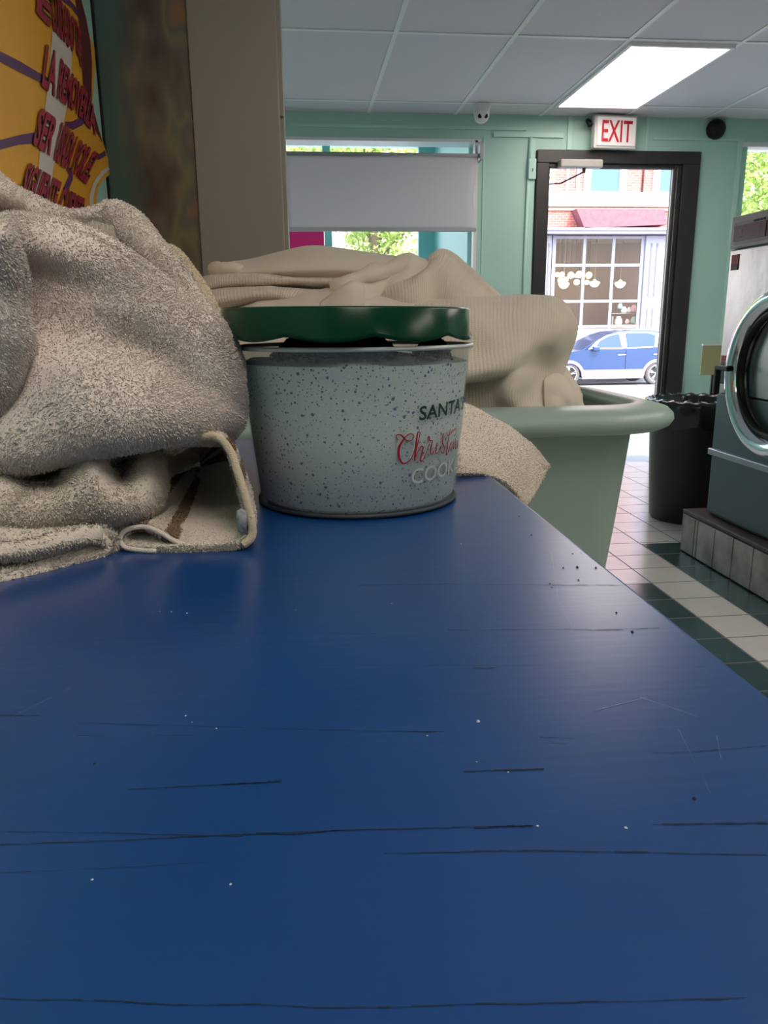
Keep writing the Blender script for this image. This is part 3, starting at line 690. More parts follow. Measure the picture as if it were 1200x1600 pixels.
p_ = cr_(-.12); cb.add([(x, y, .22) for x, y in p_], [list(range(len(p_)))[::-1]], 0)
p_ = cr_(-.30, .02); cb.add([(x, y, .255) for x, y in p_], [list(range(len(p_)))], 0)
cb.build('tub', m_cart, ct)
rm = MB(); sec = [(-.010, .866), (.03, .861), (.058, .864), (.076, .873), (.084, .886), (.082, .900), (.068, .913), (.042, .921), (.018, .925), (-.004, .926), (-.018, .921), (-.020, .900), (-.010, .866)]
ring_loft(rm, [(cr_(d), z) for d, z in sec]); rm.build('rim', m_cart, ct)
MB().box(CX0+.12, CX1-.12, CY0+.12, CY1-.12, .15, .216).build('base', m_steel_d, ct, bevel=.01)
for sx in (CX0+.19, CX1-.19):
    for sy in (CY0+.17, CY1-.17):
        cs = MB().lathe([(.0001, -.016), (.045, -.016), (.050, -.010), (.050, .010), (.045, .016), (.0001, .016)], (sx, sy, .051), 20, axis='y')
        cs.box(sx-.02, sx+.02, sy-.028, sy-.020, .05, .152).box(sx-.02, sx+.02, sy+.020, sy+.028, .05, .152).box(sx-.02, sx+.02, sy-.028, sy+.028, .135, .152)
        cs.build('caster', m_black, ct)

# ------------------------------------------------------------------ table
tb = thing('folding_table', 'blue painted wooden laundry folding table in the foreground', 'table', (-.15, .6, 0))
TX0, TX1, TY0, TY1, TZ = -.528, .236, -.35, 1.30, .93
top = MB().box(TX0, TX1, TY0, TY1, TZ-.045, TZ)
def crack(pts, w0, w1, seed, gap=.3, mi=1, h=.0003):
    """pixel polyline on the table top -> broken thin dark line"""
    r = random.Random(seed); P = [atZ(x, y, TZ) for x, y in pts]
    L = sum((P[i+1]-P[i]).length for i in range(len(P)-1)); n = max(8, int(L/.004)); out = []
    for k in range(n+1):
        t = k/n*(len(P)-1); i = min(int(t), len(P)-2); out.append(P[i].lerp(P[i+1], t-i))
    wv = 0; on = True; jit = 0
    for k in range(n):
        jit = jit*.8 + r.uniform(-1, 1)*.00022
        if r.random() < .10: on = r.random() > gap
        if not on: continue
        t = k/n; w = (w0*(1-t)+w1*t)*r.uniform(.35, 1.3)
        a, b_ = out[k], out[k+1]
        top.add([(a.x, a.y+jit-w, TZ+h), (b_.x, b_.y+jit-w*.8, TZ+h), (b_.x, b_.y+jit+w*.8, TZ+h), (a.x, a.y+jit+w, TZ+h)], [(0, 1, 2, 3)], mi)
crack([(0, 1320), (200, 1312), (400, 1303), (700, 1293), (840, 1290), (1000, 1289), (1199, 1286)], .0002, .00045, 1, .25)
crack([(400, 1303), (480, 1303), (540, 1298)], .0005, .0004, 11, .1); crack([(740, 1294), (845, 1290)], .0005, .0006, 12, .1)
crack([(0, 1300), (150, 1302), (380, 1308)], .00015, .0002, 2, .5)
crack([(600, 1334), (760, 1330), (900, 1330), (1199, 1337)], .00025, .0003, 3, .4)
crack([(200, 1234), (350, 1226), (500, 1219), (700, 1207), (845, 1202), (945, 1196)], .00025, .0003, 4, .35)
crack([(350, 1226), (440, 1221)], .0004, .0005, 13, .1); crack([(725, 1206), (850, 1202)], .0004, .0006, 14, .1)
crack([(0, 1118), (150, 1120)], .0003, .0002, 5, .4); crack([(120, 1130), (400, 1138), (560, 1142), (690, 1144), (900, 1156)], .0002, .0002, 6, .4)
crack([(120, 1150), (350, 1150), (560, 1150), (800, 1156), (930, 1168)], .00015, .0002, 7, .5)
crack([(640, 1144), (695, 1144)], .0005, .0005, 15, .1); crack([(720, 1195), (1000, 1176), (1050, 1178), (1199, 1165)], .00015, .0002, 8, .4)
crack([(740, 1045), (775, 1044)], .0005, .0005, 9, .1); crack([(500, 1040), (900, 1040), (1100, 1043)], .00015, .00015, 16, .6)
crack([(560, 915), (700, 913), (800, 914), (975, 915)], .0003, .00035, 10, .2); crack([(700, 985), (890, 984), (930, 985), (1040, 981)], .0003, .0004, 17, .25)
crack([(0, 1560), (300, 1570), (600, 1575), (1199, 1560)], .0002, .0002, 18, .6); crack([(0, 1365), (400, 1345), (600, 1340)], .00012, .00012, 19, .7)
crack([(300, 973), (420, 974)], .0001, .0001, 20, .6); crack([(400, 990), (700, 992)], .00012, .00012, 21, .6)
# individual nicks, scratches
for (a, b_, s) in (((830, 880), (905, 985), 31), ((862, 868), (872, 935), 32), ((855, 855), (885, 905), 33), ((1120, 1150), (1140, 1260), 34), ((1060, 1140), (1110, 1240), 35),
                   ((835, 900), (915, 1000), 36), ((1000, 1090), (1090, 1120), 37), ((20, 1120), (110, 1075), 38), ((930, 1110), (1010, 1090), 39), ((870, 935), (900, 990), 40)):
    crack([a, b_], .00030, .00018, s, .25, 2, .00025)
tt = top.build('tabletop', [m_blue, m_crack, m_scratch], tb)
bv = tt.modifiers.new('b', 'BEVEL'); bv.width = .004; bv.segments = 3; bv.limit_method = 'ANGLE'; bv.angle_limit = 1.2
MB().box(TX0+.04, TX1-.05, TY0+.04, TY1-.04, TZ-.13, TZ-.045).build('apron', m_blue, tb)
for x in (TX0+.05, TX1-.11):
    for y in (TY0+.05, TY1-.11): MB().box(x, x+.06, y, y+.06, 0, TZ-.045).build('leg', m_blue, tb)
# crumbs
cb = MB(); r = random.Random(5)
def crumb(px, py, s, mi):
    p = atZ(px, py, TZ+.0004); vs = [(p.x + s*math.cos(a)*r.uniform(.7, 1.2), p.y + s*math.sin(a)*r.uniform(.7, 1.2), TZ+.0003) for a in [k*PI/3 for k in range(6)]]
    vs.append((p.x, p.y, TZ+s*1.2)); cb.add(vs, [(k, (k+1) % 6, 6) for k in range(6)] + [(5, 4, 3, 2, 1, 0)], mi)
for (px_, py_, s, mi) in [(747, 1127, .0011, 0), (794, 1206, .0006, 0), (290, 1118, .0006, 0), (338, 1138, .0006, 0), (268, 956, .0008, 0), (292, 958, .0008, 0), (720, 850, .0007, 0),
        (612, 943, .0006, 0), (745, 1190, .0005, 0), (148, 1193, .0008, 1), (668, 1149, .0006, 0), (978, 1293, .0008, 0), (902, 886, .0013, 1), (931, 887, .0012, 1), (880, 887, .0009, 1),
        (895, 865, .0009, 1), (908, 864, .0006, 1), (859, 912, .0009, 1), (862, 918, .0008, 1), (811, 807, .001, 1), (830, 836, .001, 1), (904, 906, .0009, 1), (963, 957, .0009, 1), (988, 987, .0012, 1),
        (1085, 1247, .0009, 1), (840, 1290, .0006, 0), (250, 955, .0005, 0), (462, 953, .0005, 0), (184, 918, .0004, 0), (340, 850, .0004, 0), (144, 1374, .0006, 0), (360, 1381, .0006, 0), (300, 1128, .0005, 0)]:
    crumb(px_, py_, s, mi)
tag(cb.build('table_crumbs', [mat('pale_crumb', (.5, .5, .52), .7), mat('dark_crumb', (.01, .01, .012), .7)]),
    'tiny pale and dark crumbs scattered on the blue table top', 'crumbs', kind='stuff')

# ------------------------------------------------------------------ bucket
BX, BY, BZ = .060, .838, TZ
R0, R1, BH = .109, .1235, .166      # base radius, rim radius, height
m_tub = mat('clear_frosted_plastic', (.80, .80, .78), .10, spec=.5)
nt, b = nodes_of(m_tub)
tr = nt.nodes.new('ShaderNodeBsdfTransparent'); tr.inputs[0].default_value = (.93, .95, .94, 1)
ms = nt.nodes.new('ShaderNodeMixShader'); ms.inputs[0].default_value = .13
nt.links.new(tr.outputs[0], ms.inputs[1]); nt.links.new(b.outputs[0], ms.inputs[2]); nt.links.new(ms.outputs[0], nt.nodes['Material Output'].inputs[0])
bk = thing('cookie_bucket', "clear plastic bucket printed SANTA'S Christmas with a loose green lid, full of speckled powder", 'bucket', (BX, BY, BZ))
def brad(z): return R0 + (R1-R0)*z/BH
MB().lathe([(.0001, .001), (R0-.006, .001), (R0-.001, .003), (R0, .008), (brad(.08), .08), (R1-.001, BH-.006), (R1+.002, BH-.004), (R1+.0025, BH), (R1-.0005, BH+.0005),
            (R1-.002, BH-.006), (brad(.08)-.0014, .08), (R0-.0018, .008), (R0-.008, .004), (.0001, .004)], (BX, BY, BZ), 128).build('tub', m_tub, bk)
MB().lathe([(R0-.004, .0), (R0+.0006, .0015), (R0+.0008, .0035), (R0-.001, .005)], (BX, BY, BZ+.0004), 96).build('base_ring', mat('smoky_base_ring', (.02, .03, .035), .6), bk)
MB().lathe([(R1-.001, BH-.0035), (R1+.0022, BH-.003), (R1+.003, BH-.0008), (R1+.0012, BH+.0010), (R1-.0012, BH+.0002), (R1-.001, BH-.0035)], (BX, BY, BZ), 128).build('rim', mat('frosted_rim', (.55, .57, .56), .25), bk)
# lid: disc + scalloped skirt, sitting slightly high on the heap
lid = MB(); LR_ = .1302; LT = BZ+.2035; nn = 240; SC_N = 10
def scal(a):
    t = (a/(2*PI)*SC_N + .278) % 1.0
    return abs(math.sin(PI*t))
def lidz(a): return LT - .0265 - .0055*scal(a)
vs = []; rings = []
def ringpts(rf, zf): return [(rf(2*PI*i/nn)*math.cos(2*PI*i/nn), rf(2*PI*i/nn)*math.sin(2*PI*i/nn), zf(2*PI*i/nn)) for i in range(nn)]
R_ = [ringpts(lambda a: .0005, lambda a: LT+.0005), ringpts(lambda a: LR_-.006, lambda a: LT), ringpts(lambda a: LR_-.002, lambda a: LT-.0002), ringpts(lambda a: LR_, lambda a: LT-.0022),
      ringpts(lambda a: LR_+.0002, lambda a: lidz(a)+.004), ringpts(lambda a: LR_+.0022, lambda a: lidz(a)), ringpts(lambda a: LR_+.0010, lambda a: lidz(a)-.0004),
      ringpts(lambda a: LR_-.0014, lambda a: lidz(a)+.003), ringpts(lambda a: LR_-.0016, lambda a: LT-.003), ringpts(lambda a: .0005, lambda a: LT-.0018)]
vs = [p for rg_ in R_ for p in rg_]
tilt = Matrix.Translation((BX-.0085, BY, LT)) @ Matrix.Rotation(math.radians(.4), 4, 'Y') @ Matrix.Translation((0, 0, -LT))
vs = [tilt @ Vector(p) for p in vs]
lid.add(vs, [(j*nn+i, j*nn+(i+1) % nn, (j+1)*nn+(i+1) % nn, (j+1)*nn+i) for j in range(len(R_)-1) for i in range(nn)], 0, True)
m_lid = mat('dark_green_plastic', (.0010, .036, .015), .2, spec=.22)
lab(lid.build('lid', m_lid, bk), 'dark green lid with a scalloped edge')
# powder
m_pow = mat('speckled_powder', (.62, .63, .62), .9, spec=.2)
nt, b = nodes_of(m_pow)
tc = nt.nodes.new('ShaderNodeTexCoord')
def vspeck(scale, th, seed):
    mp = nt.nodes.new('ShaderNodeMapping'); mp.inputs['Location'].default_value = (seed, seed*2, seed*3); nt.links.new(tc.outputs['Object'], mp.inputs[0])
    nd = nt.nodes.new('ShaderNodeTexNoise'); nd.inputs['Scale'].default_value = scale*1.5; nt.links.new(mp.outputs[0], nd.inputs['Vector'])
    v = nt.nodes.new('ShaderNodeTexVoronoi'); v.inputs['Scale'].default_value = scale; v.inputs['Randomness'].default_value = 1; nt.links.new(mp.outputs[0], v.inputs['Vector'])
    w = nt.nodes.new('ShaderNodeTexWhiteNoise'); nt.links.new(v.outputs['Position'], w.inputs[0])
    d = math_node(nt, 'ADD', v.outputs['Distance'], math_node(nt, 'MULTIPLY', math_node(nt, 'SUBTRACT', nd.outputs['Fac'], .5), .3))
    lim = math_node(nt, 'MULTIPLY', w.outputs[0], th)
    return math_node(nt, 'LESS_THAN', d, lim)
base = nt.nodes.new('ShaderNodeTexNoise'); base.inputs['Scale'].default_value = 22; nt.links.new(tc.outputs['Object'], base.inputs['Vector'])
c = mixc(nt, base.outputs['Fac'], (.84, .85, .80), (.62, .68, .74))
fine = nt.nodes.new('ShaderNodeTexNoise'); fine.inputs['Scale'].default_value = 700; nt.links.new(tc.outputs['Object'], fine.inputs['Vector'])
fr_ = nt.nodes.new('ShaderNodeMapRange'); fr_.inputs[1].default_value = .55; fr_.inputs[2].default_value = .75; fr_.inputs[4].default_value = .5; nt.links.new(fine.outputs['Fac'], fr_.inputs[0])
c = mixc(nt, fr_.outputs[0], c, (.30, .37, .44))
c = mixc(nt, vspeck(130, .20, 1.3), c, (.86, .87, .86)); c = mixc(nt, vspeck(330, .36, 5.1), c, (.16, .22, .34)); c = mixc(nt, vspeck(170, .29, 9.7), c, (.04, .07, .22))
nt.links.new(c, b.inputs['Base Color'])
bp = nt.nodes.new('ShaderNodeBump'); bp.inputs['Strength'].default_value = .3; bp.inputs['Distance'].default_value = .0006
nt.links.new(fine.outputs['Fac'], bp.inputs['Height']); nt.links.new(bp.outputs[0], b.inputs['Normal'])
pw = MB(); nr, na = 26, 96; hgt = .156
prof = [(.0001, .0045), (R0-.009, .0045), (R0-.003, .009), (brad(.08)-.0022, .08), (brad(.149)-.0022, .149)]
pw.lathe(prof, (BX, BY, BZ), 128)
vs = []
for j in range(nr+1):
    rr_ = (brad(.149)-.0022)*(1-j/nr)
    for i in range(na):
        a = 2*PI*i/na; x, y = rr_*math.cos(a), rr_*math.sin(a)
        h = .149 + .008*(1-(rr_/.12)**2) + .003*math.sin(60*x+2)*math.sin(47*y)*(j > 0)
        vs.append((BX+x, BY+y, BZ+h))
pw.add(vs, [(j*na+i, j*na+(i+1) % na, (j+1)*na+(i+1) % na, (j+1)*na+i) for j in range(nr) for i in range(na)], 0, True)
tag(pw.build('powder', m_pow), 'white laundry powder with blue specks filling the clear bucket', 'powder', kind='stuff')
# crumbly powder heap poking above the rim, its shade painted in as near-black
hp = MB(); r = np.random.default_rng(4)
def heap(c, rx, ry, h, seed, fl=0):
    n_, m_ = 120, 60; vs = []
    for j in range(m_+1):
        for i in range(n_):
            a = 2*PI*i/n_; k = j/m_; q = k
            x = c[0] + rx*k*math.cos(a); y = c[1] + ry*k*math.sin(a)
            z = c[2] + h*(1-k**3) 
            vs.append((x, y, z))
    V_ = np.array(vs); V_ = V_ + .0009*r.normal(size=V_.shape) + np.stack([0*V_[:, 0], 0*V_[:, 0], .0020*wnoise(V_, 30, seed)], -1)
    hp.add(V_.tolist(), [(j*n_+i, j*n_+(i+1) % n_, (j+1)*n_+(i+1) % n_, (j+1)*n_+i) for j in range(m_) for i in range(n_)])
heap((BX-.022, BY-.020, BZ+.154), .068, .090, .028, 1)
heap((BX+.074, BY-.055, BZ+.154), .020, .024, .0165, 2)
tag(hp.build('shaded_heap', mat('painted_shade_powder', (.002, .006, .004), 1, spec=.05)), 'crumbly powder heap painted dark for its shade, between the green lid and the rim of the bucket', 'heap', kind='stuff')

# printed text wrapped on the bucket: (theta, z) from the pixel it shows at
def cone_pt(px, py, off=.0008):
    d = _ray(px, py); d = d/np.linalg.norm(d); t = .6
    best = None
    for k in range(700):
        t = .60 + k*.0006; p = np.array([0, 0, CAM_H]) + d*t
        z = p[2]-BZ; 
        if math.hypot(p[0]-BX, p[1]-BY) < brad(z)+off: best = p; break
    if best is None: return None
    return math.atan2(best[0]-BX, -(best[1]-BY)), best[2]-BZ
def on_cone(th, z, off=.0012):
    rr_ = brad(z)+off; return (BX + rr_*math.sin(th), BY - rr_*math.cos(th), BZ+z)
def wrap_text(name, txt, th0, th1, z0, z1, m, off=.0, slope=0, lift=.0012):
    tv, tf = text_mesh(txt, 1, off)
    x0 = min(v[0] for v in tv); x1 = max(v[0] for v in tv); y0 = min(v[1] for v in tv); y1 = max(v[1] for v in tv)
    e = MB(); e.add([on_cone(th0+(v[0]-x0)/(x1-x0)*(th1-th0), z0+(v[1]-y0)/(y1-y0)*(z1-z0)+slope*(v[0]-x0)/(x1-x0), lift) for v in tv], tf)
    o = e.build(name, m, bk); return o
a0, zt = cone_pt(655, 636); _, zb = cone_pt(655, 659)
wrap_text('green_print', "SANTA'S", a0, a0+.68, zb+.001, zt+.001, mat('print_dark_green', (.004, .035, .018), .4), .018, .004)
a2, zt2 = cone_pt(643, 733); _, zb2 = cone_pt(643, 757)
wrap_text('white_print', "COOKIES", a2, a2+.84, zb2, zt2, mat('print_pale', (.52, .53, .52), .35), .008, .004)
# brush-script "Christmas" drawn as calligraphic strokes in print coordinates
def Z6(x, y): return (600 + x/7.5, 600 + y/7.5)
strokes = [
  [(165, 650, 2), (140, 630, 3), (150, 595, 4), (190, 590, 6), (225, 625, 9), (262, 660, 6), (310, 660, 4), (340, 610, 3), (310, 580, 3), (265, 600, 4), (215, 660, 12), (170, 750, 20), (168, 850, 20), (205, 920, 10), (250, 925, 6), (310, 870, 4), (370, 740, 4)],
  [(350, 860, 3), (410, 610, 5), (412, 565, 4), (390, 565, 6), (378, 620, 12), (365, 750, 14), (352, 900, 14)],
  [(352, 890, 4), (390, 790, 4), (430, 730, 5), (448, 745, 8), (432, 820, 12), (418, 890, 12), (440, 895, 6), (470, 840, 3), (520, 700, 3)],
  [(512, 670, 3), (508, 630, 5), (525, 615, 5), (528, 660, 6), (560, 665, 4), (545, 730, 10), (535, 800, 10), (555, 818, 5), (590, 740, 3)],
  [(612, 690, 8), (602, 760, 9), (600, 812, 7), (625, 790, 3), (655, 720, 3)],
  [(655, 770, 3), (665, 800, 4), (685, 800, 5), (700, 745, 6), (680, 690, 7), (672, 620, 5), (688, 580, 4), (692, 620, 3), (660, 730, 3)],
  [(770, 515, 3), (750, 620, 7), (730, 740, 9), (722, 825, 7), (738, 800, 3), (775, 690, 3)], [(728, 560, 3), (735, 600, 4), (760, 590, 4), (800, 550, 4), (835, 520, 3), (825, 590, 2)],
  [(778, 680, 5), (772, 770, 5), (800, 690, 3), (802, 760, 5), (825, 670, 3), (826, 750, 5), (838, 740, 2), (856, 650, 4), (845, 740, 4), (866, 690, 2)], [(616, 595, 7), (617, 602, 6)]]
e = MB()
for dth, mi, grow, lift in ((0, 0, 0, .0016), (0, 1, .0005, .0012)):
    for s in strokes:
        pts_ = []
        for (x, y, w) in s:
            q = cone_pt(*Z6(min(x, 870), y))
            if q is None: continue
            pts_.append((q[0], q[1], w))
        if len(pts_) < 2: continue
        A = catmull(np.array(pts_), len(pts_)*7)
        vs = []
        for k in range(len(A)):
            t = A[min(k+1, len(A)-1)] - A[max(k-1, 0)]; rr_ = .116
            du, dz = t[0]*rr_, t[1]; L = math.hypot(du, dz) + 1e-9
            w = (max(A[k][2], 2)*.5/7.5)*.00075 + .00035 + grow
            nx, nz = -dz/L*w, du/L*w
            vs.append(on_cone(A[k][0]+nx/rr_, A[k][1]+nz, lift)); vs.append(on_cone(A[k][0]-nx/rr_, A[k][1]-nz, lift))
        e.add(vs, [(2*k, 2*k+1, 2*k+3, 2*k+2) for k in range(len(A)-1)], mi)
e.build('red_script_print', [mat('print_red', (.34, .006, .012), .4), mat('print_white', (.7, .7, .7))], bk)
# small blue thing behind the bucket
p = [atY(723, 612, 1.12), atY(718, 646, 1.12), atY(732, 642, 1.12)]
k_ = (p[0].z-TZ)/(p[0].z-p[1].z); p[1] = p[0]+(p[1]-p[0])*k_; k_ = (p[0].z-TZ)/(p[0].z-p[2].z); p[2] = p[0]+(p[2]-p[0])*k_; p[1].z += .001; p[2].z += .001
bc = MB(); q = [(v.x, v.y, v.z) for v in p] + [(v.x-.004, v.y+.02, v.z) for v in p]
bc.add(q, [(0, 1, 2), (5, 4, 3), (0, 2, 5, 3), (1, 4, 5, 2), (0, 3, 4, 1)])
tag(bc.build('blue_corner', mat('bright_blue_plastic', (.012, .06, .40), .4)), 'small bright blue pointed corner sticking up right behind the bucket', 'plastic piece')

# ================================================================== TOWELS
TU = (.0023, .0040, .00095)
# towel at the back with a woven band
r1 = [(-120, 210, .95), (-60, 238, .93), (0, 268, .90), (50, 303, .895), (100, 333, .91), (150, 333, .925), (178, 327, .935), (212, 343, .935), (248, 377, .925), (275, 408, .915), (300, 447, .905), (330, 492, .89), (352, 524, .875)]
t2 = sheet('bath_towel', [
    [(a+0, b+230, .99+.03) for a, b, c in r1], [(a, b+60, .99) for a, b, c in r1], [(a-2, b+8, c+.035) for a, b, c in r1], r1,
    [(-120, 240, .88), (-60, 262, .865), (0, 298, .845), (45, 330, .87), (88, 352, .905), (140, 356, .925), (172, 360, .925), (203, 374, .92), (232, 399, .912), (262, 430, .905), (290, 465, .895), (320, 503, .88), (350, 536, .86)],
    [(-120, 290, .87), (-60, 310, .87), (0, 335, .90), (28, 345, .92), (66, 362, .94), (118, 374, .945), (160, 392, .94), (192, 406, .935), (222, 427, .93), (252, 452, .92), (282, 482, .91), (312, 512, .89), (345, 548, .86)],
    [(-120, 380, .86), (-60, 400, .86), (0, 420, .87), (28, 430, .88), (66, 440, .88), (118, 450, .87), (160, 460, .87), (192, 470, .86), (222, 490, .86), (252, 520, .85), (282, 550, .85), (312, 580, .84), (345, 610, .83)]],
    m_terry, wrinkle=(5, .0035), seed=11, tufts=TU)
tag(t2, 'white terry towel heaped highest at the back left, under the painted sign', 'towel', 'used white towels heaped on the table')
# its woven band: a narrow strip of flat weave following the towel
band = sheet('woven_band', [[(112, 340, .917), (150, 347, .918), (178, 354, .916)], [(118, 352, .917), (150, 360, .916), (182, 370, .914)], [(140, 364, .925), (165, 376, .925), (200, 392, .91)], [(165, 380, .925), (195, 396, .92), (232, 418, .90)]],
    m_band, res=.003, thick=.003, wrinkle=(8, .001), seed=3, parent=None)
band.parent = t2
# cream towel edge behind it
t4 = sheet('hand_towel', [
    [(225, 440, 1.02), (262, 470, 1.02), (290, 500, 1.01), (318, 540, 1.0), (340, 570, .99)],
    [(252, 386, .975), (281, 400, .972), (309, 436, .965), (334, 477, .955), (357, 518, .94)],
    [(250, 389, .95), (278, 405, .945), (305, 441, .94), (330, 482, .93), (354, 523, .92)],
    [(240, 420, .945), (265, 440, .94), (290, 475, .93), (315, 510, .92), (340, 545, .91)]],
    m_cream, wrinkle=(7, .002), seed=5, tufts=(.0026, .0022, .001))
tag(t4, 'yellowed cream towel edge showing behind the highest white towel', 'towel')
# main front towel
t1 = sheet('bath_towel', [
    [(-120, 430, .99), (0, 430, .98), (60, 430, .97), (130, 440, .97), (200, 470, .97), (260, 500, .95), (310, 540, .93), (345, 570, .9), (368, 600, .86)],
    [(-120, 350, .84), (0, 350, .83), (60, 354, .82), (130, 370, .82), (200, 405, .82), (260, 443, .82), (310, 482, .815), (346, 520, .80), (369, 566, .79)],
    [(-120, 345, .80), (0, 350, .79), (60, 356, .775), (130, 376, .785), (200, 412, .79), (260, 450, .79), (310, 490, .785), (349, 530, .775), (375, 582, .77)],
    [(-120, 372, .765), (0, 378, .76), (60, 386, .75), (130, 405, .76), (198, 438, .772), (255, 472, .772), (305, 514, .768), (352, 565, .758), (379, 610, .762)],
    [(-120, 425, .775), (0, 425, .77), (60, 434, .758), (130, 460, .758), (195, 484, .757), (245, 512, .755), (300, 548, .752), (352, 595, .742), (380, 632, .76)],
    [(-120, 520, .77), (0, 515, .765), (60, 515, .748), (130, 527, .738), (190, 545, .745), (250, 570, .742), (300, 598, .738), (350, 625, .735), (379, 648, .76)],
    [(-120, 600, .71), (0, 595, .705), (66, 586, .692), (130, 583, .685), (190, 592, .690), (250, 612, .697), (302, 630, .706), (348, 650, .718), (371, 664, .75)],
    [(-120, 690, .668), (0, 685, .662), (60, 676, .655), (130, 660, .655), (190, 655, .662), (250, 657, .674), (302, 662, .690), (338, 669, .715), (356, 675, .75)],
    [(-120, 738, .672), (0, 728, .668), (60, 720, .664), (130, 704, .668), (190, 691, .672), (244, 683, .684), (294, 678, .70), (330, 677, .73), (345, 678, .76)],
    [(-120, 725, .76), (0, 715, .75), (60, 705, .75), (130, 692, .75), (190, 680, .76), (244, 672, .77), (294, 666, .78), (325, 664, .79), (338, 666, .80)]],
    m_terry, wrinkle=(5, .0045), seed=21, tufts=TU)
tag(t1, 'big white terry towel bulging over the front of the heap beside the bucket', 'towel', 'used white towels heaped on the table')
# bulging towel at left edge
edges = [(345, 0), (360, 12), (380, 26), (412, 36), (450, 42), (520, 43), (580, 38), (620, 28), (655, 10), (685, -15), (700, -40)]
t3 = sheet('bath_towel', [[(-160, y, .70+.02*(i in (0, 10))), (-90, y-4, .672+.03*(i in (0, 10))), (e_-45, y, .665+.05*(i in (0, 10))), (e_-15, y+2, .672+.045*(i in (0, 10))), (e_-3, y+4, .695+.03*(i in (0, 10))), (e_, y+6, .73), (e_-25, y+8, .77)] for i, (y, e_) in enumerate(edges)],
    m_terry, wrinkle=(6, .006), seed=33, tufts=TU)
tag(t3, 'white terry towel hanging at the left edge of the picture in front of the heap', 'towel', 'used white towels heaped on the table')
# lower towel
t5 = sheet('bath_towel', [
    [(-120, 690, .80), (0, 690, .80), (50, 690, .80), (100, 690, .80), (160, 685, .80), (215, 680, .80), (246, 700, .80)],
    [(-120, 722, .70), (0, 725, .695), (50, 735, .72), (85, 742, .73), (120, 722, .715), (155, 705, .715), (200, 700, .755), (226, 698, .74), (248, 708, .745)],
    [(-120, 745, .67), (0, 745, .665), (45, 756, .695), (85, 764, .695), (120, 736, .672), (150, 722, .675), (187, 748, .73), (222, 735, .70), (250, 730, .73)],
    [(-120, 780, .645), (0, 776, .642), (45, 776, .655), (90, 772, .655), (130, 757, .650), (160, 768, .655), (195, 770, .672), (228, 758, .68), (250, 762, .715)],
    [(-120, 810, .628), (0, 812, .632), (60, 808, .638), (110, 803, .642), (170, 800, .652), (215, 796, .665), (242, 788, .70)],
    [(-120, 835, .645), (0, 832, .65), (60, 826, .655), (110, 820, .665), (160, 815, .675), (200, 810, .695), (228, 800, .715)],
    [(-120, 838, .76), (0, 836, .76), (60, 834, .76), (110, 830, .76), (160, 826, .76), (200, 820, .77), (222, 812, .77)]],
    m_terry_w, wrinkle=(6, .004), seed=45, tufts=TU)
tag(t5, 'folded white terry towel squeezed under the big bulging one', 'towel', 'used white towels heaped on the table')
# bottom-most fold with a slot
path6 = [(-120, 868, .585), (-40, 862, .588), (30, 858, .60), (80, 848, .615), (125, 838, .632), (158, 838, .645), (172, 851, .652), (160, 866, .645), (125, 876, .632), (70, 890, .611), (10, 905, .592), (-50, 914, .578), (-120, 922, .568)]
t6 = sheet('bath_towel', rows_depth(path6, [(.0, .985, 0), (.004, 1.0, 0), (.05, 1, .002), (.12, 1, .004), (.20, .97, .004)]), m_terry_w, thick=.0145, wrinkle=(6, .0015), seed=51, tufts=(.0022, .0042, .0011), px=False, both=True)
tag(t6, 'lowest white towel folded over flat on the blue table, its edge towards us', 'towel', 'used white towels heaped on the table')
# tube-like towel with brown stripes inside
path7 = [(290, 786, .81), (235, 788, .80), (203, 768, .79), (210, 735, .78), (232, 712, .76), (262, 700, .725), (300, 686, .70), (338, 682, .685), (360, 704, .675), (373, 740, .663), (384, 775, .655), (393, 810, .648), (394, 836, .645), (380, 850, .642), (345, 857, .642), (300, 860, .642), (245, 860, .647), (200, 855, .655), (189, 840, .66),
         (200, 826, .662), (226, 822, .660), (250, 830, .655), (274, 844, .652), (294, 850, .652)]
t7 = sheet('hand_towel', rows_depth(path7, [(0, 1, 0), (.012, .99, .0005), (.05, .93, .002), (.10, .80, .004), (.15, .55, .006), (.17, .06, .006)]), [m_terry_w, m_brown, m_cream], thick=.0065, wrinkle=(8, .0015), seed=61,
           tufts=(.0022, .0026, .0010), px=False, both=True, umat=[((u0*18+5)/23, (u1*18+5)/23, k) for u0, u1, k in [(-.1, .10, 2), (.135, .175, 1), (.20, .25, 1), (.79, .84, 1), (.90, .95, 1)]], res=.003)
tag(t7, 'cream towel curled open into a tube with brown stripes inside, lying by the bucket', 'towel')
rim = [Vector(p) for p in catmull(np.array([list(atY(*q)) for q in path7[5:14]]), 90).tolist()]
hm = MB().tube([p + Vector((0, -.0035, 0)) for p in rim], .0036, 10)
lab(hm.build('hem', m_cream, t7), 'stitched cream hem edge')
rim2 = [Vector(p) for p in catmull(np.array([list(atY(*q)) for q in path7[16:]]), 60).tolist()]
hm = MB().tube([p + Vector((0, -.003, 0)) for p in rim2], .0022, 8); hm.build('hem', m_terry, t7)
p = atY(378, 814, .644); kn = MB(); kn.lathe([(.0001, -.011), (.004, -.009), (.0052, 0), (.004, .009), (.0001, .011)], p, 14, axis='z')
lab(kn.build('frayed_tip', mat('blue_grey_lint', (.16, .19, .23), .9, noise=(300, 1, (.45, .42, .40)))), 'grey blue frayed hem end').parent = t7
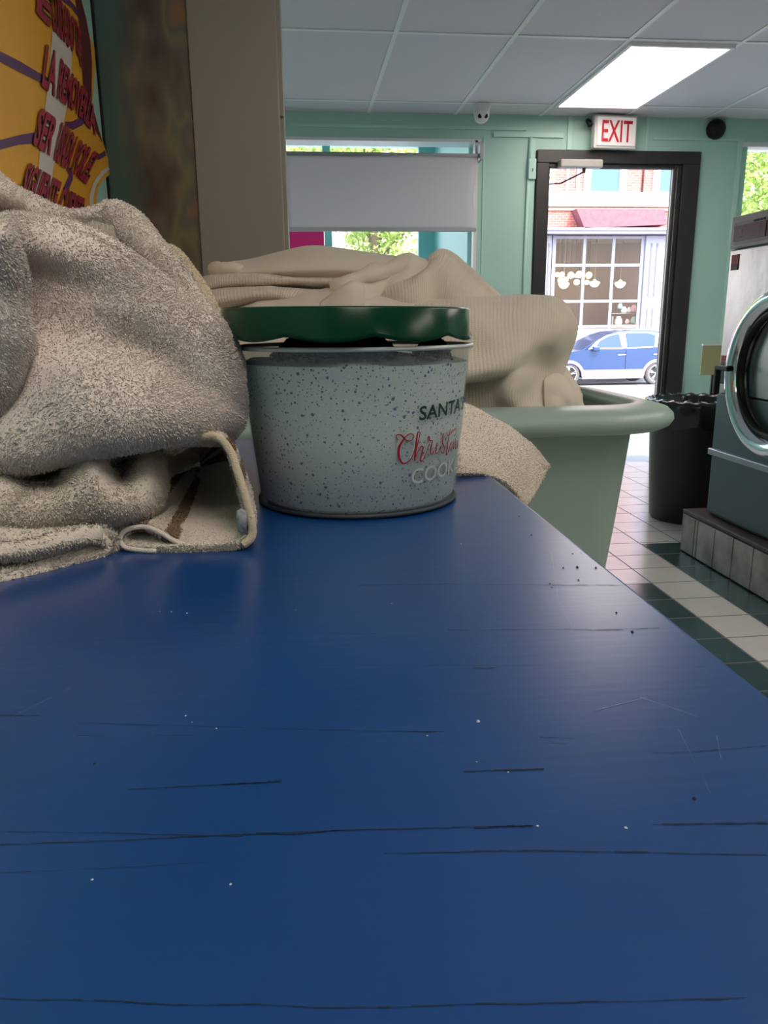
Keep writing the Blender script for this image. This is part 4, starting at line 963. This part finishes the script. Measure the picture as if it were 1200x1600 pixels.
# small towel behind the bucket hanging over the table edge
t8 = sheet('wash_cloth', [
    [(650, 640, 1.12), (700, 625, 1.12), (745, 640, 1.11), (790, 668, 1.10), (830, 700, 1.10), (858, 730, 1.09)],
    [(650, 650, 1.05), (700, 638, 1.05), (742, 652, 1.045), (785, 676, 1.05), (822, 702, 1.06), (852, 732, 1.06)],
    [(650, 690, .99), (700, 685, .985), (742, 690, .985), (782, 705, .995), (815, 728, 1.01), (842, 752, 1.03)],
    [(650, 725, .945), (700, 722, .942), (742, 724, .944), (778, 735, .952), (806, 755, .97), (830, 776, 1.0)],
    [(650, 743, .925), (700, 741, .925), (740, 742, .926), (772, 750, .925), (798, 768, .935), (818, 790, .955)]],
    m_terry_w, wrinkle=(9, .0025), seed=71, tufts=(.0026, .0030, .0012))
tag(t8, 'small white terry cloth hanging over the table edge right behind the bucket', 'towel')

# ================================================================== BLANKETS IN THE CART
kw = dict(thick=.006, res=.008)
k2 = sheet('cotton_blanket', [
    [(285, 520, 2.15), (340, 500, 2.2), (420, 480, 2.25), (520, 480, 2.25), (620, 480, 2.2)],
    [(295, 448, 2.0), (345, 432, 2.03), (420, 428, 2.05), (520, 432, 2.05), (620, 440, 2.05)],
    [(298, 455, 1.93), (345, 440, 1.92), (420, 436, 1.92), (520, 440, 1.92), (620, 448, 1.92)],
    [(302, 466, 1.95), (345, 452, 1.955), (420, 447, 1.955), (520, 450, 1.955), (620, 458, 1.95)]],
    m_blanket, wrinkle=(4, .004), seed=81, **kw)
tag(k2, 'folded white cotton blanket in the cart, second layer below the top one on the left', 'blanket', 'white blankets heaped in the laundry cart')
k2b = sheet('cotton_blanket', [
    [(300, 520, 2.1), (345, 500, 2.1), (420, 480, 2.1), (520, 480, 2.1), (600, 480, 2.1)],
    [(303, 470, 1.95), (345, 458, 1.96), (420, 451, 1.96), (500, 458, 1.96), (600, 462, 1.96)],
    [(308, 478, 1.87), (345, 467, 1.87), (420, 457, 1.87), (480, 468, 1.88), (600, 470, 1.89)],
    [(315, 490, 1.89), (350, 478, 1.895), (420, 470, 1.895), (480, 478, 1.90), (600, 480, 1.90)]],
    m_blanket, wrinkle=(4, .003), seed=82, **kw)
tag(k2b, 'folded white cotton blanket in the cart, third layer down on the left', 'blanket', 'white blankets heaped in the laundry cart')
k3b = sheet('cotton_blanket', [
    [(318, 560, 2.1), (380, 540, 2.1), (450, 520, 2.1), (540, 510, 2.1), (640, 500, 2.1), (720, 500, 2.1)],
    [(318, 500, 1.93), (380, 478, 1.92), (450, 465, 1.92), (540, 458, 1.92), (640, 470, 1.93), (720, 480, 1.93)],
    [(318, 525, 1.83), (380, 505, 1.82), (450, 490, 1.82), (540, 485, 1.82), (640, 492, 1.82), (720, 500, 1.84)],
    [(318, 580, 1.80), (380, 570, 1.79), (450, 565, 1.79), (540, 560, 1.79), (640, 560, 1.79), (720, 570, 1.80)],
    [(318, 668, 1.83), (380, 668, 1.82), (450, 668, 1.81), (540, 668, 1.81), (640, 668, 1.81), (720, 668, 1.82)]],
    m_blanket2, wrinkle=(4, .006), seed=83, **kw)
tag(k3b, 'white cotton blanket at the front of the cart, seen behind the green lid', 'blanket', 'white blankets heaped in the laundry cart')
k1 = sheet('cotton_blanket', [
    [(330, 440, 2.2), (380, 440, 2.25), (450, 435, 2.3), (530, 430, 2.3), (600, 430, 2.3), (660, 440, 2.3)],
    [(338, 418, 2.05), (380, 411, 2.10), (440, 396, 2.12), (500, 389, 2.13), (560, 396, 2.12), (640, 410, 2.10)],
    [(340, 421, 2.0), (380, 416, 1.99), (440, 404, 1.98), (500, 398, 1.97), (560, 405, 1.97), (640, 418, 1.98)],
    [(342, 426, 1.97), (385, 425, 1.95), (440, 422, 1.93), (500, 420, 1.92), (560, 422, 1.92), (640, 432, 1.94)],
    [(343, 430, 1.985), (385, 431, 1.97), (440, 433, 1.955), (500, 436, 1.945), (560, 436, 1.945), (640, 445, 1.96)]],
    m_blanket2, wrinkle=(3, .003), seed=84, **kw)
tag(k1, 'long folded white cotton blanket on top of the heap, left under the window', 'blanket', 'white blankets heaped in the laundry cart')
pr = [atY(330, 420, 1.99), atY(345, 421, 1.965), atY(362, 419, 1.96), atY(378, 420, 1.975)]
kr = MB(); cc_ = catmull(np.array([list(q) for q in pr]), 24); kr.tube([Vector(q) for q in cc_.tolist()], [.006+.013*math.sin(PI*min(1, (k+2)/15)) if k < 10 else .017-.0006*(k-10) for k in range(24)], 16)
lab(kr.build('rolled_corner', m_blanket2, k1), 'rolled corner')
# swirl fold, peak, triangular flap
k6 = sheet('cotton_blanket', [
    [(505, 460, 2.05), (560, 440, 2.1), (620, 425, 2.1), (680, 420, 2.1), (740, 440, 2.1)],
    [(512, 440, 1.93), (545, 424, 1.95), (600, 412, 1.98), (655, 408, 2.0), (690, 418, 2.02)],
    [(516, 446, 1.88), (545, 434, 1.88), (585, 425, 1.90), (630, 420, 1.95), (680, 425, 1.97)],
    [(520, 460, 1.87), (548, 450, 1.86), (575, 442, 1.90), (610, 438, 1.93), (665, 440, 1.93)],
    [(530, 480, 1.87), (560, 474, 1.85), (590, 470, 1.90), (612, 470, 1.90), (650, 470, 1.90)]],
    m_blanket2, wrinkle=(6, .012), seed=85, **kw)
tag(k6, 'crumpled white cotton blanket with a swirled fold in the middle of the cart heap', 'blanket', 'white blankets heaped in the laundry cart')
k5 = sheet('cotton_blanket', [
    [(495, 480, 1.87), (515, 462, 1.87), (548, 441, 1.87), (568, 446, 1.87)],
    [(488, 482, 1.83), (515, 464, 1.82), (548, 444, 1.815), (569, 449, 1.83)],
    [(486, 500, 1.82), (515, 492, 1.80), (548, 488, 1.80), (569, 490, 1.82)]],
    m_blanket2, wrinkle=(6, .002), seed=86, thick=.006, res=.006)
tag(k5, 'small pale triangular flap of cloth right above the green lid', 'cloth')
k3 = sheet('cotton_blanket', [
    [(570, 520, 2.2), (640, 500, 2.2), (700, 480, 2.2), (750, 480, 2.2), (800, 500, 2.2)],
    [(590, 446, 2.0), (645, 425, 2.02), (692, 396, 2.02), (738, 425, 2.04), (790, 474, 2.05)],
    [(588, 458, 1.93), (640, 436, 1.93), (691, 400, 1.98), (732, 432, 2.0), (782, 478, 2.0)],
    [(592, 474, 1.90), (640, 450, 1.87), (680, 425, 1.92), (722, 446, 1.92), (768, 482, 1.95)],
    [(594, 492, 1.90), (640, 482, 1.86), (676, 474, 1.91), (716, 478, 1.88), (760, 492, 1.92)]],
    m_blanket, wrinkle=(5, .005), seed=87, thick=.006, res=.007)
tag(k3, 'white thermal blanket rising to a peak in the cart heap', 'blanket', 'white blankets heaped in the laundry cart')
k4 = sheet('cotton_blanket', [
    [(600, 560, 2.12), (660, 560, 2.12), (720, 555, 2.12), (780, 550, 2.12), (840, 545, 2.12), (866, 545, 2.11), (876, 550, 2.10)],
    [(600, 488, 2.0), (660, 480, 2.0), (720, 475, 2.0), (780, 474, 2.0), (840, 472, 2.0), (872, 476, 2.0), (888, 500, 2.0)],
    [(600, 484, 1.90), (660, 474, 1.89), (720, 471, 1.88), (780, 474, 1.87), (840, 470, 1.88), (878, 475, 1.91), (892, 505, 1.95)],
    [(600, 510, 1.82), (660, 503, 1.81), (720, 500, 1.80), (780, 502, 1.80), (838, 496, 1.83), (880, 502, 1.86), (893, 525, 1.93)],
    [(600, 545, 1.795), (660, 540, 1.785), (720, 540, 1.775), (780, 545, 1.765), (835, 530, 1.80), (868, 535, 1.84), (888, 555, 1.92)],
    [(600, 588, 1.74), (660, 584, 1.735), (720, 584, 1.725), (780, 574, 1.745), (822, 562, 1.80), (850, 566, 1.86), (880, 580, 1.90)],
    [(600, 600, 1.83), (660, 598, 1.83), (720, 597, 1.83), (772, 590, 1.80), (806, 592, 1.77), (848, 590, 1.86), (876, 600, 1.88)],
    [(600, 630, 1.82), (660, 630, 1.82), (720, 628, 1.82), (770, 624, 1.80), (800, 622, 1.765), (840, 622, 1.84), (874, 630, 1.85)],
    [(600, 665, 1.82), (660, 665, 1.82), (720, 665, 1.82), (775, 665, 1.81), (815, 665, 1.80), (855, 665, 1.81), (874, 665, 1.87)]],
    m_blanket, wrinkle=(4, .006), seed=88, thick=.006, res=.0065)
tag(k4, 'white ribbed thermal blanket draped over the front right of the cart heap', 'blanket', 'white blankets heaped in the laundry cart')
k7 = sheet('cotton_blanket', [
    [(858, 600, 2.05), (880, 595, 2.05), (896, 602, 2.05), (908, 625, 2.05)],
    [(850, 575, 1.93), (872, 572, 1.93), (890, 588, 1.94), (908, 618, 1.96)],
    [(850, 600, 1.86), (870, 596, 1.86), (890, 606, 1.88), (910, 630, 1.93)],
    [(850, 632, 1.84), (872, 630, 1.84), (892, 632, 1.86), (913, 642, 1.92)],
    [(850, 665, 1.85), (872, 665, 1.85), (892, 665, 1.87), (912, 665, 1.92)]],
    m_blanket2, wrinkle=(8, .005), seed=89, thick=.006, res=.006)
tag(k7, 'rounded end of a white blanket at the right side of the cart heap', 'blanket', 'white blankets heaped in the laundry cart')

# ================================================================== OUTSIDE
m_walk = mat('pale_concrete', (.42, .42, .45), .8, noise=(2, .5, (.34, .34, .37)))
m_road = mat('pale_asphalt', (.33, .32, .34), .85, noise=(1.5, .4, (.28, .27, .29)))
struct(MB().box(-12, 26, 5.86, 9.0, -.30, -.14).build('ground', m_walk), 'pale concrete sidewalk outside the shop', 'sidewalk')
g = MB(); g.add([(-40, 9.0, -.28), (60, 9.0, -.28), (60, 25.1, -.955), (-40, 25.1, -.955)], [(0, 1, 2, 3)])
struct(g.build('ground_road', m_road), 'pale sunlit road across the front of the shop', 'road')
struct(MB().box(-40, 60, 25.0, 60, -1.2, -.80).build('ground_far', m_walk), 'far sidewalk in front of the shop building', 'sidewalk')
struct(MB().box(1.75, 2.9, 5.84, 6.2, -.15, -.01).build('trim_4', m_walk))
# building across the street: facade plane Y=26
FY = 26.0
bd = thing('street_building', 'brick building across the street with white bands above a paned shopfront', 'building', (10, FY, -.8))
m_brick = mat('pink_sunlit_brick', (.50, .15, .13), .85)
nt, b = nodes_of(m_brick); tc = nt.nodes.new('ShaderNodeTexCoord'); bt = nt.nodes.new('ShaderNodeTexBrick'); mp = nt.nodes.new('ShaderNodeMapping'); mp.inputs['Rotation'].default_value = (math.radians(90), 0, 0)
bt.inputs['Color1'].default_value = (.50, .15, .13, 1); bt.inputs['Color2'].default_value = (.42, .12, .10, 1); bt.inputs['Mortar'].default_value = (.55, .30, .27, 1)
bt.inputs['Scale'].default_value = 1; bt.inputs['Brick Width'].default_value = .22; bt.inputs['Row Height'].default_value = .075; bt.inputs['Mortar Size'].default_value = .008
nt.links.new(tc.outputs['Object'], mp.inputs[0]); nt.links.new(mp.outputs[0], bt.inputs[0]); nt.links.new(bt.outputs[0], b.inputs['Base Color'])
m_fw = mat('white_painted_trim', (.80, .78, .77), .6); m_fl = mat('lilac_painted_wood', (.28, .28, .36), .5); m_fb = mat('blue_window', (.10, .19, .42), .5, spec=.2)
XL, XR = 6.0, 14.6
Wm = MB(); Wm.box(XL, XR, FY+.02, FY+.4, 3.9, 9)
Wm.box(XL, 8.45, FY+.02, FY+.3, -.8, 3.9); Wm.box(11.65, XR, FY+.02, FY+.3, -.8, 3.9); Wm.box(8.45, 11.65, FY+.02, FY+.3, -.8, .85)
Wm.build('wall', m_brick, bd)
MB().box(XL, XR, FY-.08, FY+.04, 4.70, 5.14).build('white_band', m_fw, bd)
MB().box(XL, XR, FY-.04, FY+.03, 4.58, 4.66).build('ledge', mat('tan_ledge', (.45, .33, .25), .7), bd)
m_slate = mat('mauve_slate', (.24, .085, .11), .8, noise=(6, .6, (.33, .14, .17)))
MB().prism([(9.05, 4.57), (12.0, 4.57), (12.15, 4.10), (9.35, 3.98)], 1, FY-.5, FY+.02).build('bay_roof', m_slate, bd)
MB().box(XL, XR, FY-.45, FY+.02, 3.82, 3.98).build('cornice', m_fl, bd)
MB().box(XL, XR, FY-.5, FY-.4, 3.92, 4.0).build('gutter', mat('grey_gutter', (.28, .27, .33), .5), bd)
for (x0, x1, br) in ((9.65, 10.62, 1), (12.0, 12.9, 0), (7.3, 8.2, 0)):
    f = MB().box(x0-.22, x0, FY-.05, FY+.03, 5.05, 7.4).box(x1, x1+.22, FY-.05, FY+.03, 5.05, 7.4).box(x0, x1, FY-.05, FY+.03, 5.05, 5.16).box(x0, x1, FY-.05, FY+.03, 7.2, 7.4).build('window', m_fw, bd)
    MB().box(x0, x1, FY-.01, FY+.02, 5.16, 7.2).build('pane', m_fb, f)
for x in (8.83, 9.18): MB().box(x, x+.08, FY-.05, FY+.03, 5.14, 7.4).build('white_strip', m_fw, bd)
MB().tube([(11.42, FY-.02, 5.0), (11.45, FY-.02, 7.5)], .03, 6).build('downpipe', mat('dark_pipe', (.12, .04, .05), .6), bd)
# shopfront
sf = MB()
for x, w in ((8.45, .12), (9.50, .10), (10.50, .10), (11.50, .12)): sf.box(x, x+w, FY-.06, FY+.02, .6, 3.80)
for z in (.87, 1.70, 2.86, 3.74): sf.box(8.45, 11.62, FY-.07, FY+.01, z-.045, z+.045)
sfo = sf.build('shop_window', m_fl, bd)
MB().box(8.5, 11.6, FY-.02, FY-.01, .89, 3.75).build('pane', m_glass, sfo)
for (x, w) in ((11.62, .74), (7.9, .5)):
    q = MB().box(x, x+w, FY-.14, FY+.02, -.8, 3.8).build('pilaster', m_fl, bd, bevel=.02)
    MB().box(x+.18, x+.24, FY-.16, FY-.13, 1.85, 3.55).box(x+.38, x+.44, FY-.16, FY-.13, 1.85, 3.55).box(x+.18, x+.24, FY-.16, FY-.13, .2, 1.45).box(x+.38, x+.44, FY-.16, FY-.13, .2, 1.45).build('groove', mat('groove_grey', (.16, .16, .22), .6), q)
MB().box(12.40, 12.9, FY-.05, FY+.02, -.8, 3.8).build('side_panel', mat('brown_wood_panel', (.16, .10, .10), .6), bd)
MB().box(7.0, 13, FY+2.6, FY+2.7, -.8, 3.9).box(7.0, 13, FY+.3, FY+2.6, 3.8, 3.9).box(7.0, 13, FY+.3, FY+2.7, -.9, -.8).build('interior_wall', mat('brown_shop_interior', (.17, .12, .10), .8), bd)
MB().box(7.5, 12.5, FY-.3, FY-.1, -.8, .80).build('sill_wall', mat('speckled_stone', (.45, .44, .46), .7, noise=(12, .8, (.65, .65, .66))), bd)
m_globe = mat('warm_globe_lamp', (1, .8, .5), .3, emit=(1, .72, .36), estr=2.6)
def sphere(c, r, n=14): 
    return MB().lathe([(max(.0001, r*math.sin(a)), -r*math.cos(a)) for a in [PI*k/n for k in range(n+1)]], c, 18)
for (px_, py_, r_) in ((871, 429, .08), (878, 429, .09), (892, 430, .11), (905, 429, .12), (920, 430, .11), (876, 438, .10), (884, 437, .09), (901, 441, .10), (917, 441, .08), (899, 431, .06)):
    p = atY(px_, py_, FY+1.2)
    lw_ = py_ > 435
    od_ = (['first', 'second', 'third', 'last'] if lw_ else ['first', 'second', 'third', 'fifth', 'last', 'fourth'])[([876, 884, 901, 917] if lw_ else [871, 878, 892, 905, 920, 899]).index(px_)]
    g_ = thing('globe_lamp', 'warm globe lamp in the shop across the street, %s from left in the %s row' % (od_, 'lower' if lw_ else 'upper'), 'lamp', p, 'globe lamps hanging in the shop across the street')
    sphere(p, r_).build('globe', m_globe, g_); MB().tube([p+Vector((0, 0, r_)), (p.x, p.y, 3.8)], .008, 5).build('cord', m_black, g_)
for (px_, py_, l_) in ((881, 445, 'wide glowing bowl lamp at the left of the shop window across the street'), (969, 444, 'glowing bowl lamp on a long rod, right part of the shop window across the street'), (929, 443, 'pale bowl lamp left of centre in the shop window across the street')):
    p = atY(px_, py_, FY+1.2)
    g_ = thing('bowl_lamp', l_, 'lamp', p)
    MB().lathe([(.0001, -.13), (.08, -.12), (.15, -.05), (.19, .03), (.17, .06), (.06, .09), (.04, .14), (.0001, .15)], p, 18).build('shade', m_globe if px_ != 929 else mat('dim_lamp', (.6, .7, .75), .4, emit=(.7, .85, .9), estr=.6), g_)
    MB().tube([p+Vector((0, 0, .14)), (p.x, p.y, 3.8)], .012, 5).build('rod', mat('tan_rod', (.3, .22, .15)), g_)
# merchandise on display
disp = [(969, 478, .10, (.5, .75, .8)), (975, 484, .12, (.8, .85, .8)), (983, 484, .10, (.8, .7, .7)), (990, 482, .13, (.85, .5, .5)), (966, 501, .16, (.8, .85, .75)), (980, 502, .09, (.85, .6, .55)), (990, 500, .13, (.55, .8, .7))]
for k, (px_, py_, s, c) in enumerate(disp):
    p = atY(px_, py_, FY+.5)
    zb = p.z - s
    o = MB().lathe([(.0001, 0), (s*.6, 0), (s*.9, s*.5), (s*.8, s*1.2), (s*.45, s*1.7), (s*.5, s*1.9), (.0001, s*1.9)], (p.x, p.y, zb), 14).build('display_jar', mat('jar_%d' % k, c, .4))
    tag(o, 'small %s, in the shop window across the street' % ['teal jar, upper shelf', 'whitish jar, upper shelf', 'pale pink jar, upper shelf', 'rose jar, upper shelf', 'cream jar, lower shelf', 'salmon jar, lower shelf', 'mint jar, lower shelf'][k], 'jar', 'pastel jars in the shop window across the street')
sh = MB()
for py_ in (489, 507): 
    p = atY(978, py_, FY+.5); sh.box(p.x-.55, p.x+.45, FY+.35, FY+.65, p.z-.03, p.z)
tag(sh.box(atY(978, 489, FY+.5).x-.55, atY(978, 489, FY+.5).x-.5, FY+.35, FY+.65, -.8, 1.2).build('display_shelf', mat('shelf_glass_grey', (.35, .33, .32), .4)), 'small display shelf in the shop window across the street', 'shelf')

# foliage
m_leafs = [mat('sunlit_leaf', (.50, .58, .22), .6), mat('mid_leaf', (.20, .34, .08), .6), mat('pale_leaf', (.60, .66, .34), .6)]
for m in m_leafs:
    nt, b = nodes_of(m); trl = nt.nodes.new('ShaderNodeBsdfTranslucent'); trl.inputs[0].default_value = (.5, .7, .15, 1)
    ms = nt.nodes.new('ShaderNodeMixShader'); ms.inputs[0].default_value = .35
    nt.links.new(b.outputs[0], ms.inputs[1]); nt.links.new(trl.outputs[0], ms.inputs[2]); nt.links.new(ms.outputs[0], nt.nodes['Material Output'].inputs[0])
def tree(c, R, H, base, n, leaf, seed, label, group=None):
    r = np.random.default_rng(seed)
    t = thing('tree', label, 'tree', (c[0], c[1], base), group)
    tk = MB().tube([(c[0], c[1], base), (c[0]+.1, c[1], (base+c[2])/2), (c[0], c[1], c[2]+H*.4)], [.16, .12, .05], 8)
    for k in range(7):
        a = k*.9; tk.tube([(c[0], c[1], base+(c[2]-base)*(.55+.06*k)), (c[0]+R*.7*math.cos(a), c[1]+R*.7*math.sin(a), c[2]+H*(.1*k-.2))], [.06, .015], 6)
    tk.build('trunk', mat('bark', (.16, .12, .09), .9), t)
    cl = r.normal(size=(26, 3)); cl /= np.linalg.norm(cl, axis=1, keepdims=True); cl *= r.uniform(.35, .85, (26, 1)); cr2 = r.uniform(.22, .42, 26)
    k = r.integers(0, 26, n); d = r.normal(size=(n, 3)); d /= np.linalg.norm(d, axis=1, keepdims=True)
    P = cl[k] + d*(cr2[k]*r.uniform(.6, 1.05, n))[:, None]
    P = P*np.array([R, R, H]) + np.array(c)
    a = r.normal(size=(n, 3)); a /= np.linalg.norm(a, axis=1, keepdims=True); b_ = np.cross(a, r.normal(size=(n, 3))); b_ /= np.linalg.norm(b_, axis=1, keepdims=True)
    s = leaf*r.uniform(.6, 1.3, (n, 1)); V_ = np.stack([P-a*s, P+b_*s*.45, P+a*s, P-b_*s*.45], 1).reshape(-1, 3)
    me = bpy.data.meshes.new('leaves'); me.from_pydata(V_.tolist(), [], [(4*i, 4*i+1, 4*i+2, 4*i+3) for i in range(n)])
    for m in m_leafs: me.materials.append(m)
    me.polygons.foreach_set('material_index', r.choice(3, n, p=[.45, .25, .3]).astype(np.int32))
    o = bpy.data.objects.new('leaves', me); COL.objects.link(o); o.parent = t; o.matrix_parent_inverse = Matrix.Translation(-t.location)
    return t
tree((1.6, 17, 4.4), 2.2, 2.6, -.6, 14000, .07, 1, 'leafy green tree beyond the shop window, right of the pink sheet')
tree((4.95, 21, 4.6), 1.85, 2.8, -.8, 14000, .08, 2, 'pale green tree farther off, nearest the teal window post')
tree((-1.9, 22, 4.5), 2.2, 2.9, -.7, 12000, .08, 3, 'green tree at the far left beyond the shop window')
tree((9.9, 15, 4.3), 2.15, 3.6, -.5, 30000, .065, 4, 'bright yellow green tree outside the right-hand window')
struct(MB().box(-6, 5.6, 28, 28.5, -.8, 8.5).build('wall_outside', mat('pinkish_stone', (.42, .34, .34), .9, noise=(1.5, .8, (.55, .52, .52)))), 'pinkish stone wall behind the trees', 'wall')
sd = thing('shed', 'low grey roofed shed under the trees across the street', 'shed', (3.2, 24, -.8))
MB().box(2.2, 4.4, 23.4, 24.6, -.8, 2.6).build('walls', mat('grey_brown_boards', (.28, .22, .21), .8), sd)
MB().prism([(2.0, 2.6), (4.6, 2.6), (4.4, 2.95), (2.2, 3.1)], 1, 23.2, 24.8).build('roof', mat('pale_grey_roof', (.55, .57, .62), .6), sd)

# ------------------------------------------------------------------ car (front to the left), Y = 22..23.8
car = thing('car', 'blue five-door car parked across the street, seen through the doorway', 'car', (9.56, 23.9, -.885))
cxw, CZ0, YC, HW = 9.56, -.885, 23.9, .92     # centre between the wheels, ground z, centre Y, half width
m_car = mat('blue_metallic_paint', (.03, .065, .18), .3, .3, coat=.3); m_clad = mat('grey_cladding', (.20, .18, .20), .6); m_cg = mat('car_window_glass', (.03, .07, .16), .15, spec=.3)
m_lite = mat('bright_trim', (.7, .72, .76), .2, .9); m_tyre = mat('grey_tyre', (.10, .09, .095), .7)
FWx, RWx = -1.40, 1.40; wr = .355
def cpt(x, z): return (cxw+x, CZ0+z)
def arch(xc, r=.41, n=12): return [(xc + r*math.cos(PI - PI*k/n), .30 + r*math.sin(PI - PI*k/n)) for k in range(n+1)]
lower = [(-2.22, .30), (-2.28, .55), (-2.24, .80), (-2.05, .93), (-1.30, 1.03), (-1.02, 1.08), (.3, 1.10), (1.5, 1.14), (2.05, 1.12), (2.24, .95), (2.26, .55), (2.20, .30)]
bottom = [(2.20, .30)] + arch(RWx)[::-1] + [(.9, .24), (-.9, .24)] + arch(FWx)[::-1] + [(-2.22, .30)]
# body sides as profile strips: top curve over bottom curve, lofted in width
def side_loft(mb, prof, ys, mi=0):
    n = len(prof); vs = []
    for (y, sc_, zs) in ys:
        for (x, z) in prof: a, b_ = cpt(x*sc_, z*zs + (1-zs)*.6); vs.append((a, YC+y, b_))
    fs = [(j*n+i, j*n+(i+1) % n, (j+1)*n+(i+1) % n, (j+1)*n+i) for j in range(len(ys)-1) for i in range(n)]
    fs += [list(range(n)), [(len(ys)-1)*n+i for i in range(n)][::-1]]
    mb.add(vs, fs, mi, False)
body_prof = lower + bottom[1:-1]
mb = MB(); side_loft(mb, body_prof, [(-HW, .985, .97), (-HW+.06, 1, 1), (HW-.06, 1, 1), (HW, .985, .97)]); mb.build('body', m_car, car, bevel=.03)
gh = [(-1.02, 1.07), (-.55, 1.36), (-.20, 1.52), (.15, 1.62), (.60, 1.665), (1.2, 1.66), (1.75, 1.58), (2.0, 1.50), (2.12, 1.14), (1.5, 1.12), (.3, 1.08)]
mb = MB(); n = len(gh); vs = []
for (y, k) in ((-HW+.04, 0), (-HW+.22, 1), (HW-.22, 1), (HW-.04, 0)):
    for (x, z) in gh:
        t = max(0, (z-1.1)/.56); a, b_ = cpt(x, z)
        vs.append((a, YC + (y if abs(y) < HW-.1 else y), b_))
# cabin tapers inwards with height
V2 = []
for s in (-1, 1):
    for (x, z) in gh: t = max(0, (z-1.08)/.58); a, b_ = cpt(x, z); V2.append((a, YC + s*(HW-.05-.20*t), b_))
mb.add(V2, [list(range(n)), list(range(2*n-1, n-1, -1))] + [(i, i+n, (i+1) % n+n, (i+1) % n) for i in range(n)]); mb.build('cabin', m_car, car, bevel=.025)
def sidepoly(name, pts_, m, off=.012, par=car, thick=.012):
    f = []; bk_ = []
    for (x, z) in pts_:
        t = max(0, (z-1.08)/.58); y = YC - (HW-.05-.20*t) if z > 1.1 else YC-HW
        a, b_ = cpt(x, z); f.append((a, y-off, b_)); bk_.append((a, y-off+thick, b_))
    n_ = len(pts_); q = MB(); q.add(f+bk_, [list(range(n_)), list(range(2*n_-1, n_-1, -1))] + [(i, i+n_, (i+1) % n_+n_, (i+1) % n_) for i in range(n_)])
    return q.build(name, m, par)
sidepoly('window_trim', [(-.86, 1.115), (-.50, 1.36), (-.18, 1.52), (.2, 1.60), (1.15, 1.605), (1.62, 1.53), (1.98, 1.36), (1.70, 1.155), (.3, 1.105)], m_lite, .008)
sidepoly('front_window', [(-.60, 1.15), (-.42, 1.36), (-.13, 1.50), (.20, 1.565), (.26, 1.145)], m_cg, .016)
sidepoly('rear_window', [(.42, 1.15), (.40, 1.575), (1.12, 1.575), (1.36, 1.50), (1.30, 1.175)], m_cg, .016)
sidepoly('quarter_window', [(1.40, 1.19), (1.46, 1.48), (1.70, 1.42), (1.88, 1.33), (1.62, 1.20)], m_cg, .016)
sidepoly('pillar', [(.27, 1.12), (.22, 1.59), (.38, 1.59), (.41, 1.12)], m_clad, .018)
sidepoly('windshield', [(-.97, 1.10), (-.60, 1.32), (-.50, 1.36), (-.80, 1.12)], m_cg, .014)
sidepoly('sill', [(-.98, .50), (.98, .50), (.98, .22), (-.98, .22)], m_clad, .012)
sidepoly('door_seam', [(.36, 1.06), (.375, 1.06), (.385, .5), (.37, .5)], m_black, .004)
for xh in (.12, 1.25): sidepoly('door_handle', [(xh, .95), (xh+.24, .955), (xh+.24, .925), (xh, .92)], m_lite, .02)
for xc in (FWx, RWx):
    pr_ = [(xc + .50*math.cos(a), .30+.50*math.sin(a)) for a in [PI*k/14 for k in range(15)]] + [(xc + .40*math.cos(a), .30+.40*math.sin(a)) for a in [PI - PI*k/14 for k in range(15)]]
    q = MB(); vs = [(cpt(x, z)[0], YC-HW-.015, cpt(x, z)[1]) for x, z in pr_] + [(cpt(x, z)[0], YC-HW+.02, cpt(x, z)[1]) for x, z in pr_]
    h = 15; fs = [(i, i+1, 29-i-1, 29-i) for i in range(14)] + [(30+i, 30+29-i, 30+29-i-1, 30+i+1) for i in range(14)] + [(i, i+30, (i+1) % 30+30, (i+1) % 30) for i in range(30)]
    q.add(vs, fs); q.build('wheel_arch', m_clad, car)
mm = MB().box(cxw-.72, cxw-.50, YC-HW-.16, YC-HW-.0, CZ0+1.06, CZ0+1.20); mm.build('mirror', m_car, car, bevel=.03)
for xc in (FWx, RWx):
    for s in (-1, 1):
        yc = YC + s*(HW-.12)
        wl_ = MB().lathe([(.0001, -.02), (.23, -.02), (.25, -.10), (.33, -.11), (wr, -.08), (wr, .08), (.33, .11), (.0001, .11)], (cxw+xc, yc, CZ0+wr), 32, axis='y').build('wheel', m_tyre, car)
        if s == -1:
            sp_ = MB()
            sp_.lathe([(.235, -.105), (.255, -.112), (.262, -.100)], (cxw+xc, yc, CZ0+wr), 32, axis='y'); sp_.lathe([(.0001, -.105), (.05, -.10), (.05, -.03)], (cxw+xc, yc, CZ0+wr), 14, axis='y')
            for k in range(5):
                for da in (-.13, .13):
                    a = 2*PI*k/5 + .3
                    c0 = Vector((cxw+xc+.04*math.cos(a), yc-.09, CZ0+wr+.04*math.sin(a))); c1 = Vector((cxw+xc+.245*math.cos(a+da), yc-.095, CZ0+wr+.245*math.sin(a+da)))
                    sp_.tube([c0, c1], .017, 6)
            sp_.build('rim', m_lite, wl_)
